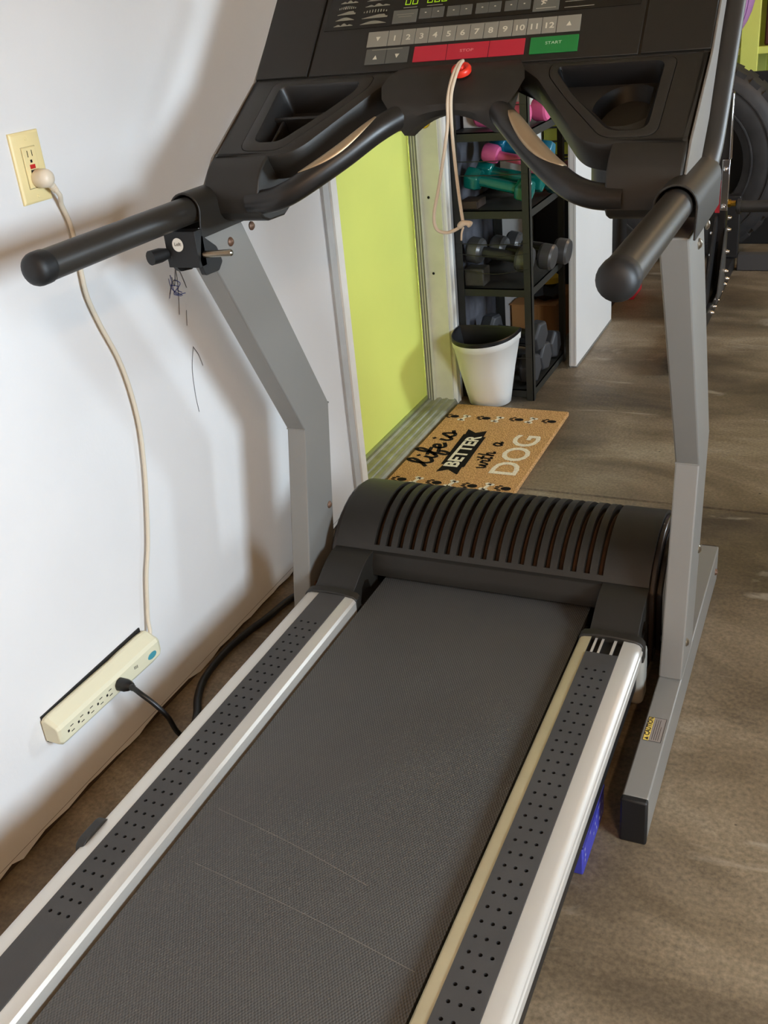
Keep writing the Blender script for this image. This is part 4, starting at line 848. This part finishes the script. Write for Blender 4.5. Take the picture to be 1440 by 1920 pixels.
TEAL = mat('teal_vinyl', (16, 108, 100), 0.18); BLUE = mat('blue_vinyl', (28, 112, 140), 0.28); PINK = mat('pink_neoprene', (214, 92, 142), 0.6)
DTEAL = mat('dark_teal_vinyl', (14, 66, 70), 0.35); IRON = mat('iron_grey', (52, 50, 49), 0.4, 0.3); FACE = mat('worn_iron_face', (96, 95, 94), 0.35, 0.5); RUB = mat('grey_rubber', (56, 56, 58), 0.55)
rt = lambda y_, z_: (0, y_, z_)
d1 = dumbbell('dumbbell', 'shiny teal dumbbell at the shelf front, left end propped on a dark block', TEAL, TEAL, 0.255, 0.043, 0.020, True, 'teal dumbbells', flare=0.2); d1.location = (-1.165, 3.545, 0.792); d1.rotation_euler = (0.3, math.radians(12), math.radians(-4))
dup(d1, (-1.150, 3.640, 0.806), (0.1, math.radians(10), math.radians(-3)), 'shiny teal dumbbell just behind the front teal one', 'teal dumbbells')
d3 = dumbbell('dumbbell', 'bright pink dumbbell lying on top of the two teal ones', PINK, PINK, 0.225, 0.033, 0.015, False, 'pink dumbbells', flare=0.5); d3.location = (-1.125, 3.590, 0.872); d3.rotation_euler = (0, math.radians(13), math.radians(-4))
d4 = dumbbell('dumbbell', 'blue dumbbell behind the pink one, highest on its shelf', BLUE, BLUE, 0.24, 0.042, 0.021, True, flare=0.15); d4.location = (-1.135, 3.735, 0.884); d4.rotation_euler = (0.2, math.radians(8), math.radians(-3))
d5 = dumbbell('dumbbell', 'dark teal dumbbell in the shade under the blue one', DTEAL, DTEAL, 0.23, 0.040, 0.019, True); d5.location = (-1.110, 3.765, 0.762); d5.rotation_euler = (0, math.radians(4), 0)
k = MB(); k.box(-1.305, -1.235, 3.50, 3.60, 0.7145, 0.742); tag(ob('wood_block', k, mat('dark_wood', (58, 44, 34), 0.7, var=0.2), bevel=0.003), 'dark block under the left end of the front teal dumbbell', 'block')
k = MB(); k.box(-1.16, -1.06, 3.83, 3.90, 0.7145, 0.84); tag(ob('orange_carton', k, mat('orange_card', (200, 92, 40), 0.6), bevel=0.002), 'small orange carton at the back behind the blue dumbbell', 'box')
i1 = dumbbell('dumbbell', 'grey iron dumbbell nearest the wire rails on the middle shelf, bare metal heads', IRON, FACE, 0.25, 0.048, 0.020, False, 'grey iron dumbbells'); i1.location = (-1.172, 3.550, 0.540); i1.rotation_euler = (0, math.radians(9), math.radians(-3))
dup(i1, (-1.115, 3.650, 0.525), (0, math.radians(8), math.radians(-4)), 'grey iron dumbbell in the middle of the middle shelf, between two like it', 'grey iron dumbbells')
dup(i1, (-1.085, 3.750, 0.520), (0, math.radians(7), math.radians(-3)), 'grey iron dumbbell farthest back on the middle shelf', 'grey iron dumbbells')
k = MB(); k.box(-1.300, -1.222, 3.500, 3.575, 0.4325, 0.498); tag(ob('iron_block', k, mat('iron_block', (62, 58, 50), 0.6, var=0.25, vscale=30), bevel=0.006), 'square iron block under the left end of the front iron dumbbell', 'block')
h1 = dumbbell('dumbbell', 'large grey hex dumbbell at the front of the lowest shelf, behind the white bin', RUB, RUB, 0.25, 0.062, 0.019, True, 'grey hex dumbbells'); h1.location = (-1.168, 3.570, 0.104); h1.rotation_euler = (math.radians(15), 0, math.radians(-6))
dup(h1, (-1.166, 3.715, 0.104), (math.radians(20), 0, math.radians(-6)), 'large grey hex dumbbell second from the front on the lowest shelf', 'grey hex dumbbells')
dup(h1, (-1.166, 3.860, 0.104), (math.radians(12), 0, math.radians(-4)), 'large grey hex dumbbell at the back of the lowest shelf', 'grey hex dumbbells')
dup(h1, (-1.160, 3.642, 0.218), (math.radians(25), math.radians(4), math.radians(-8)), 'large grey hex dumbbell lying on top of two others on the lowest shelf', 'grey hex dumbbells')
# top shelf
p1 = dumbbell('dumbbell', 'pink dumbbell on the top shelf seen through the right grip bar', PINK, PINK, 0.20, 0.040, 0.015, False, 'pink dumbbells', flare=0.5); p1.location = (-1.155, 3.575, 1.022); p1.rotation_euler = (0, 0, math.radians(-10))
dup(p1, (-1.12, 3.70, 1.020), (0, 0, math.radians(-4)), 'pink dumbbell farther back on the top shelf', 'pink dumbbells')
k = MB(); k.box(-1.31, -1.24, 3.60, 3.68, 0.9785, 1.05); tag(ob('white_carton', k, mat('carton_white', (220, 214, 206), 0.6), bevel=0.003), 'small white carton on the top shelf beside the pink dumbbells', 'box')

# ------------------------------------------------------------------ behind the shelf: carton, bag, white slab
cb = thing('cardboard_box', 'brown cardboard box on the floor behind the black shelf unit', 'box', (-1.2, 4.3, 0))
k = MB(); k.box(-1.318, -1.115, 4.12, 4.42, 0.0, 0.185); ob('box_body', k, mat('cardboard', (168, 118, 66), 0.8, var=0.06, vscale=8), cb, bevel=0.003)
for a, b_, c_, d_ in ((-1.318, -1.115, 4.10, 4.20), (-1.318, -1.115, 4.34, 4.44)):
    k = MB(); k.box(a, b_, c_, d_, 0.185, 0.189); ob('flap', k, mat('cardboard', (0, 0, 0)), cb, bevel=0.001)
k = MB(); k.box(-1.20, -1.175, 4.1195, 4.1200, 0.0, 0.185); ob('tape', k, mat('tape_brown', (190, 140, 84), 0.4), cb, smooth=0)
bg_ = MB(); rng = random.Random(4); ring = []
for i, (z_, r_) in enumerate(((0.190, 0.070), (0.215, 0.088), (0.245, 0.080), (0.275, 0.052), (0.288, 0.015))):
    ring.append([(-1.20 + r_ * (1 + 0.18 * rng.uniform(-1, 1)) * math.cos(2 * math.pi * j / 14), 4.24 + r_ * (1 + 0.18 * rng.uniform(-1, 1)) * math.sin(2 * math.pi * j / 14), z_ + rng.uniform(-0.006, 0.006)) for j in range(14)])
bg_.rings(ring); t = thing('crumpled_bag', 'crumpled black and yellow bag lying on the cardboard box', 'bag', (-1.2, 4.24, 0.19))
ob('bag_body', bg_, mat('bag_black', (24, 22, 22), 0.25), t, smooth=20)
k = MB(); k.rings([[(-1.17 + r_ * math.cos(2 * math.pi * j / 12), 4.20 + 0.8 * r_ * math.sin(2 * math.pi * j / 12), z_) for j in range(12)] for z_, r_ in ((0.262, 0.045), (0.288, 0.050), (0.302, 0.030), (0.306, 0.006))]); ob('yellow_top', k, mat('bag_yellow', (214, 176, 40), 0.4), t, smooth=30)
bc_ = thing('shade_cabinet', 'low black cabinet added for the darkness behind the cardboard box', 'cabinet', (-1.16, 4.75, 0))  # made-up cabinet, black to give the darkness between shelf and slab
CBM = mat('cabinet_black', (20, 19, 18), 0.6)
k = MB(); k.box(-1.325, -1.01, 4.52, 5.05, 0.0, 0.60); ob('cabinet_body', k, CBM, bc_, bevel=0.003)
k = MB(); k.box(-1.318, -1.017, 4.506, 4.5195, 0.03, 0.585); dr_ = ob('cabinet_door', k, CBM, bc_, bevel=0.002)
k = MB(); k.box(-1.05, -1.038, 4.492, 4.506, 0.40, 0.50); ob('door_handle', k, BLACK, dr_, bevel=0.002)
k = MB(); k.box(-1.327, -1.005, 4.50, 5.055, 0.60, 0.622); ob('cabinet_top', k, CBM, bc_, bevel=0.002)
t = thing('green_crate', 'olive green crate on top of the low black cabinet', 'crate', (-1.16, 4.85, 0.622))
k = MB(); k.box(-1.32, -1.02, 4.68, 5.02, 0.623, 0.93); ob('body', k, mat('olive_plastic', (150, 150, 34), 0.5), t, bevel=0.008)
for z_ in (0.715, 0.775, 0.835): k = MB(); k.tube([(-1.318, 4.674, z_), (-1.022, 4.674, z_)], 0.004, 6); ob('wire_band', k, BLACK, t)
k = MB(); k.box(-1.325, -1.015, 4.675, 5.025, 0.93, 0.95); ob('rim', k, mat('olive_plastic', (0, 0, 0)), t, bevel=0.003)
t = thing('red_pouch', 'dark red pouch lying in front of the olive green crate', 'pouch', (-1.14, 4.58, 0.622))
k = MB(); k.rings([[(-1.13 + r_ * math.cos(2 * math.pi * j / 16), 4.585 + 0.55 * r_ * math.sin(2 * math.pi * j / 16), z_) for j in range(16)] for z_, r_ in ((0.623, 0.095), (0.64, 0.115), (0.68, 0.11), (0.70, 0.085), (0.712, 0.03))]); ob('pouch_body', k, mat('dark_red_cloth', (74, 18, 16), 0.85), t, smooth=50)
k = MB(); k.tube([(-1.20, 4.585, 0.7125), (-1.13, 4.585, 0.716), (-1.06, 4.585, 0.7125)], 0.004, 6); ob('zip', k, BLACK, t)
# white slab standing on the floor
ws_ = thing('laminate_slab', 'tall white slab standing upright on the concrete floor right of the black shelf unit', 'slab', (-0.98, 4.2, 0))
k = MB(); k.box(-0.998, -0.967, 3.868, 4.520, 0.006, 1.80); ob('panel_board', k, mat('melamine_white', (232, 231, 228), 0.35, var=0.03, vscale=2), ws_, bevel=0.002)
k = MB(); k.box(-0.9925, -0.9915, 3.8665, 3.8682, 0.006, 1.80); k.box(-0.976, -0.975, 3.8665, 3.8682, 0.006, 1.80); ob('edge_groove', k, GREYTRIM, ws_, smooth=0)
k = MB(); k.box(-0.9965, -0.9655, 3.87, 4.521, 0.0, 0.010); ob('foot_strip', k, mat('strip_grey', (120, 118, 112), 0.5), ws_, smooth=0)

# ------------------------------------------------------------------ power rack, tyre, ball and the lime shelving at the far end
rk = thing('power_rack', 'black steel power rack with bright bolts behind the right treadmill upright', 'rack', (-0.56, 4.8, 0))
RB = mat('rack_black', (38, 37, 38), 0.4, 0.2)
def hollow(name, x0, x1, y0, y1, z0, z1, par=rk, m=RB, bv=0.004):
    k = MB(); k.box(x0, x1, y0, y1, z0, z1); return ob(name, k, m, par, bevel=bv)
hollow('base_beam', -0.600, -0.535, 3.86, 5.50, 0.0, 0.070)
hollow('post', -0.592, -0.520, 4.80, 4.872, 0.070, 0.93)
hollow('post', -0.592, -0.520, 5.42, 5.492, 0.070, 0.38)
hollow('cross_beam', -0.52, 1.1, 5.44, 5.50, 0.0, 0.085, m=mat('beam_grey', (74, 72, 72), 0.5))
k = MB(); k.prism([(4.46, 0.070), (4.80, 0.070), (4.80, 0.42), (4.74, 0.42)], -0.560, -0.552, lambda a, p, q: (a, p, q)); ob('gusset', k, RB, rk)
k = MB(); k.prism([(4.60, 0.070), (4.86, 0.070), (4.86, 0.36), (4.79, 0.36)], -0.519, -0.514, lambda a, p, q: (a, p, q)); ob('gusset', k, mat('gusset_grey', (86, 84, 82), 0.4, 0.4), rk)
k = MB(); k.box(-0.5525, -0.5445, 4.790, 4.799, 0.12, 0.30); ob('slot', k, HOLE, rk)
k = MB(); k.box(-0.567, -0.547, 4.788, 4.799, 0.43, 0.57); ob('red_plate', k, mat('rack_red', (196, 36, 52), 0.4), rk, label='red plate on the rack post')
k = MB(); k.box(-0.546, -0.512, 4.775, 4.80, 0.44, 0.66); k.box(-0.519, -0.512, 4.765, 4.80, 0.66, 0.93); ob('chrome_bracket', k, mat('chrome', (190, 190, 196), 0.16, 1.0), rk, bevel=0.003)
k = MB(); k.tube([(-0.512, 4.79, 0.47), (-0.48, 4.79, 0.47)], 0.013, 10); k.lathe([(0.018, 0), (0.018, 0.012), (0.001, 0.012)], (-0.512, 4.79, 0.47), 'x', 8); ob('spigot', k, BRASS, rk)
for i, (x_, y_, z_, ax) in enumerate(((-0.514, 4.83, 0.40, 'x'), (-0.514, 4.84, 0.345, 'x'), (-0.514, 4.84, 0.245, 'x'), (-0.514, 4.84, 0.155, 'x'), (-0.535, 4.87, 0.05, 'x'), (-0.535, 4.75, 0.045, 'x'), (-0.535, 4.66, 0.04, 'x'), (-0.535, 4.58, 0.035, 'x'), (-0.535, 5.02, 0.045, 'x'), (-0.535, 5.12, 0.045, 'x'), (-0.575, 4.80, 0.34, 'y'), (-0.575, 4.80, 0.24, 'y'), (-0.530, 4.775, 0.62, 'y'), (-0.530, 4.775, 0.46, 'y'), (-0.600, 3.95, 0.062, 'm'))):
    k = MB(); sg = -1 if ax in 'ym' else 1; a_ = 'y' if ax == 'y' else 'x'
    k.lathe([(0.011, 0), (0.011, 0.004 * sg), (0.008, 0.009 * sg), (0.007, 0.016 * sg), (0.001, 0.018 * sg)], (x_, y_, z_), a_, 10); ob('bolt', k, mat('bolt_bright', (210, 210, 212), 0.2, 1.0), rk)
k = MB(); k.tube([(-0.478, 4.80, 0.455), (0.5, 4.80, 0.455)], 0.026, 14); k.lathe([(0.030, -0.008), (0.034, -0.008), (0.034, 0.006), (0.030, 0.006)], (-0.465, 4.80, 0.455), 'x', 14); ob('roller_bar', k, mat('bar_black', (44, 42, 40), 0.5), rk)
# tyre standing on the floor
TX, TY, TZ, TR = -0.825, 5.76, 0.500, 0.500
tp = [(0.30, -0.13), (0.325, -0.150), (0.40, -0.165), (0.47, -0.155), (0.500, -0.135), (0.522, -0.10), (0.530, -0.05), (0.530, 0.05), (0.522, 0.10), (0.500, 0.135), (0.47, 0.155), (0.40, 0.165), (0.325, 0.150), (0.30, 0.13)]
tp = [(a * 0.5 / 0.53, b_) for a, b_ in tp]
t = thing('large_tyre', 'large worn black tyre standing upright at the far end of the garage', 'tyre', (TX, TY, 0))
n = 64; k = MB(); vs = []
for i in range(n):
    a = 2 * math.pi * i / n
    for r_, h in tp: vs.append((TX + r_ * math.cos(a), TY + h, TZ + r_ * math.sin(a)))
m_ = len(tp); fs = [(i * m_ + j, i * m_ + (j + 1) % m_, ((i + 1) % n) * m_ + (j + 1) % m_, ((i + 1) % n) * m_ + j) for i in range(n) for j in range(m_)]
k.add(vs, fs); TYM = mat('tyre_rubber', (46, 44, 44), 0.6, var=0.25, vscale=14, bump=0.2, bscale=60); ob('tyre_carcass', k, TYM, t, smooth=40)
k = MB()
for i in range(36):
    a = 2 * math.pi * i / 36; da = 0.055
    for s_, o_ in ((-1, 0), (1, 0.087)):
        vs = []
        for aa in (a + o_ - da, a + o_ + da):
            for r_ in (0.472, 0.4998):
                for h in (0.015 * s_, 0.128 * s_): vs.append((TX + r_ * math.cos(aa), TY + h, TZ + r_ * math.sin(aa)))
        k.add(vs, [(0, 1, 3, 2), (4, 6, 7, 5), (0, 4, 5, 1), (2, 3, 7, 6), (0, 2, 6, 4), (1, 5, 7, 3)])
ob('tread_lug', k, TYM, t)['kind'] = 'stuff'
for r_ in (0.326, 0.420):
    k = MB(); k.tube([(TX + r_ * math.cos(2 * math.pi * i / 48), TY - (0.155 if r_ < 0.4 else 0.161), TZ + r_ * math.sin(2 * math.pi * i / 48)) for i in range(49)], 0.006, 6); ob('sidewall_ring', k, TYM, t)
t = thing('tyre_dark_sheet', 'black sheet added behind the large tyre to darken its hole', 'sheet', (-0.86, 6.05, 0))  # added sheet, keeps the view through the tyre dark
k = MB(); k.box(-1.30, -0.40, 6.03, 6.055, 0.0, 0.90); ob('sheet_face', k, BLACK, t, bevel=0.003)
k = MB(); k.box(-1.31, -0.39, 6.055, 6.075, 0.0, 0.06); ob('sheet_base', k, BLACK, t, bevel=0.002)
# ball resting on the tyre
k = MB(); BR = 0.28; bc = (-0.832, 5.78, 2 * TR + BR + 0.003)
k.lathe([(max(0.001, BR * math.sin(math.pi * i / 20)), -BR * math.cos(math.pi * i / 20)) for i in range(21)], bc, 'z', 40); tb = thing('exercise_ball', 'lilac exercise ball resting on top of the large tyre', 'ball', (bc[0], bc[1], bc[2] - BR)); ob('ball_skin', k, mat('lilac_vinyl', (176, 128, 182), 0.4), tb, smooth=60)
for s_ in (-0.09, 0.0, 0.09):
    k = MB(); rr_ = math.sqrt(BR ** 2 - s_ ** 2) + 0.0006; k.tube([(bc[0] + s_ * 0.7 + rr_ * math.cos(2 * math.pi * i / 40) * 0.6, bc[1] - abs(rr_ * 0), bc[2]) for i in range(2)], 0.001, 4) if False else None
    kk = MB(); kk.tube([(bc[0] + rr_ * math.cos(2 * math.pi * i / 48) * 0.76 + s_ * 0.65, bc[1] - rr_ * math.cos(2 * math.pi * i / 48) * 0.65 + s_ * 0.76, bc[2] + rr_ * math.sin(2 * math.pi * i / 48)) for i in range(49)], 0.0022, 5); ob('seam', kk, mat('lilac_seam', (140, 96, 150), 0.5), tb)
# lime shelving behind
ls = thing('lime_shelving', 'lime green wooden shelving against the far wall behind the tyre', 'shelving', (-0.2, 6.6, 0))
for x_ in (-1.26, -0.66, 0.5):
    for y_ in (6.28, 6.85):
        k = MB(); k.box(x_, x_ + 0.092, y_, y_ + 0.04, 0, 2.2); ob('post', k, LIME, ls, bevel=0.003)
for z_ in (0.08, 0.50, 0.965, 1.45, 2.0):
    k = MB(); k.box(-1.28, 0.62, 6.288, 6.90, z_, z_ + 0.036); ob('shelf_board', k, LIME, ls, bevel=0.002)
for i, (x_, z_, w_, h_, d_, nm, lb, rgb) in enumerate(((-0.545, 1.002, 0.28, 0.30, 0.42, 'dark_crate', 'dark red crate on the lime shelf at the right edge of the photo', (74, 30, 32)), (-0.18, 1.002, 0.34, 0.26, 0.42, 'grey_crate', 'plain grey crate on the lime shelf right of the dark red one', (96, 96, 92)), (-0.54, 0.537, 0.40, 0.28, 0.42, 'tool_case', 'grey tool case on the lime shelf below the dark red crate', (104, 108, 106)), (-1.15, 0.537, 0.45, 0.30, 0.42, 'green_tote', 'olive green tote on the lime shelf behind the tyre', (92, 96, 30)), (-0.54, 0.117, 0.5, 0.30, 0.42, 'black_crate', 'black crate on the lowest lime shelf', (22, 22, 22)))):
    t = thing(nm, lb, 'crate' if 'crate' in nm else ('case' if 'case' in nm else 'tote'), (x_ + w_ / 2, 6.55, z_))
    k = MB(); k.box(x_, x_ + w_, 6.34, 6.34 + d_, z_, z_ + h_ * 0.88); ob('body', k, mat(nm, rgb, 0.5), t, bevel=0.01)
    k = MB(); k.box(x_ - 0.008, x_ + w_ + 0.008, 6.332, 6.348 + d_, z_ + h_ * 0.88, z_ + h_); ob('lid', k, mat(nm, rgb), t, bevel=0.006)
    k = MB(); k.box(x_ + w_ * 0.35, x_ + w_ * 0.65, 6.326, 6.334, z_ + h_ * 0.80, z_ + h_ * 0.96); ob('latch', k, mat('latch_pink', (196, 150, 140), 0.5) if i == 0 else STEEL, t, bevel=0.002)
# red case on the floor beyond the white panel
t = thing('red_case', 'small red case on the floor beyond the white panel', 'case', (-0.98, 4.95, 0))
k = MB(); k.box(-0.985, -0.93, 4.86, 5.06, 0, 0.13); ob('case_body', k, mat('case_red', (190, 30, 48), 0.4), t, bevel=0.008)
k = MB(); k.box(-0.987, -0.928, 4.858, 5.062, 0.085, 0.092); ob('case_seam', k, BLACK, t)
k = MB(); k.tube(spline([(-0.9295, 4.92, 0.095), (-0.905, 4.935, 0.095), (-0.905, 4.985, 0.095), (-0.9295, 5.0, 0.095)], 4), 0.006, 8); ob('case_handle', k, BLACK, t)
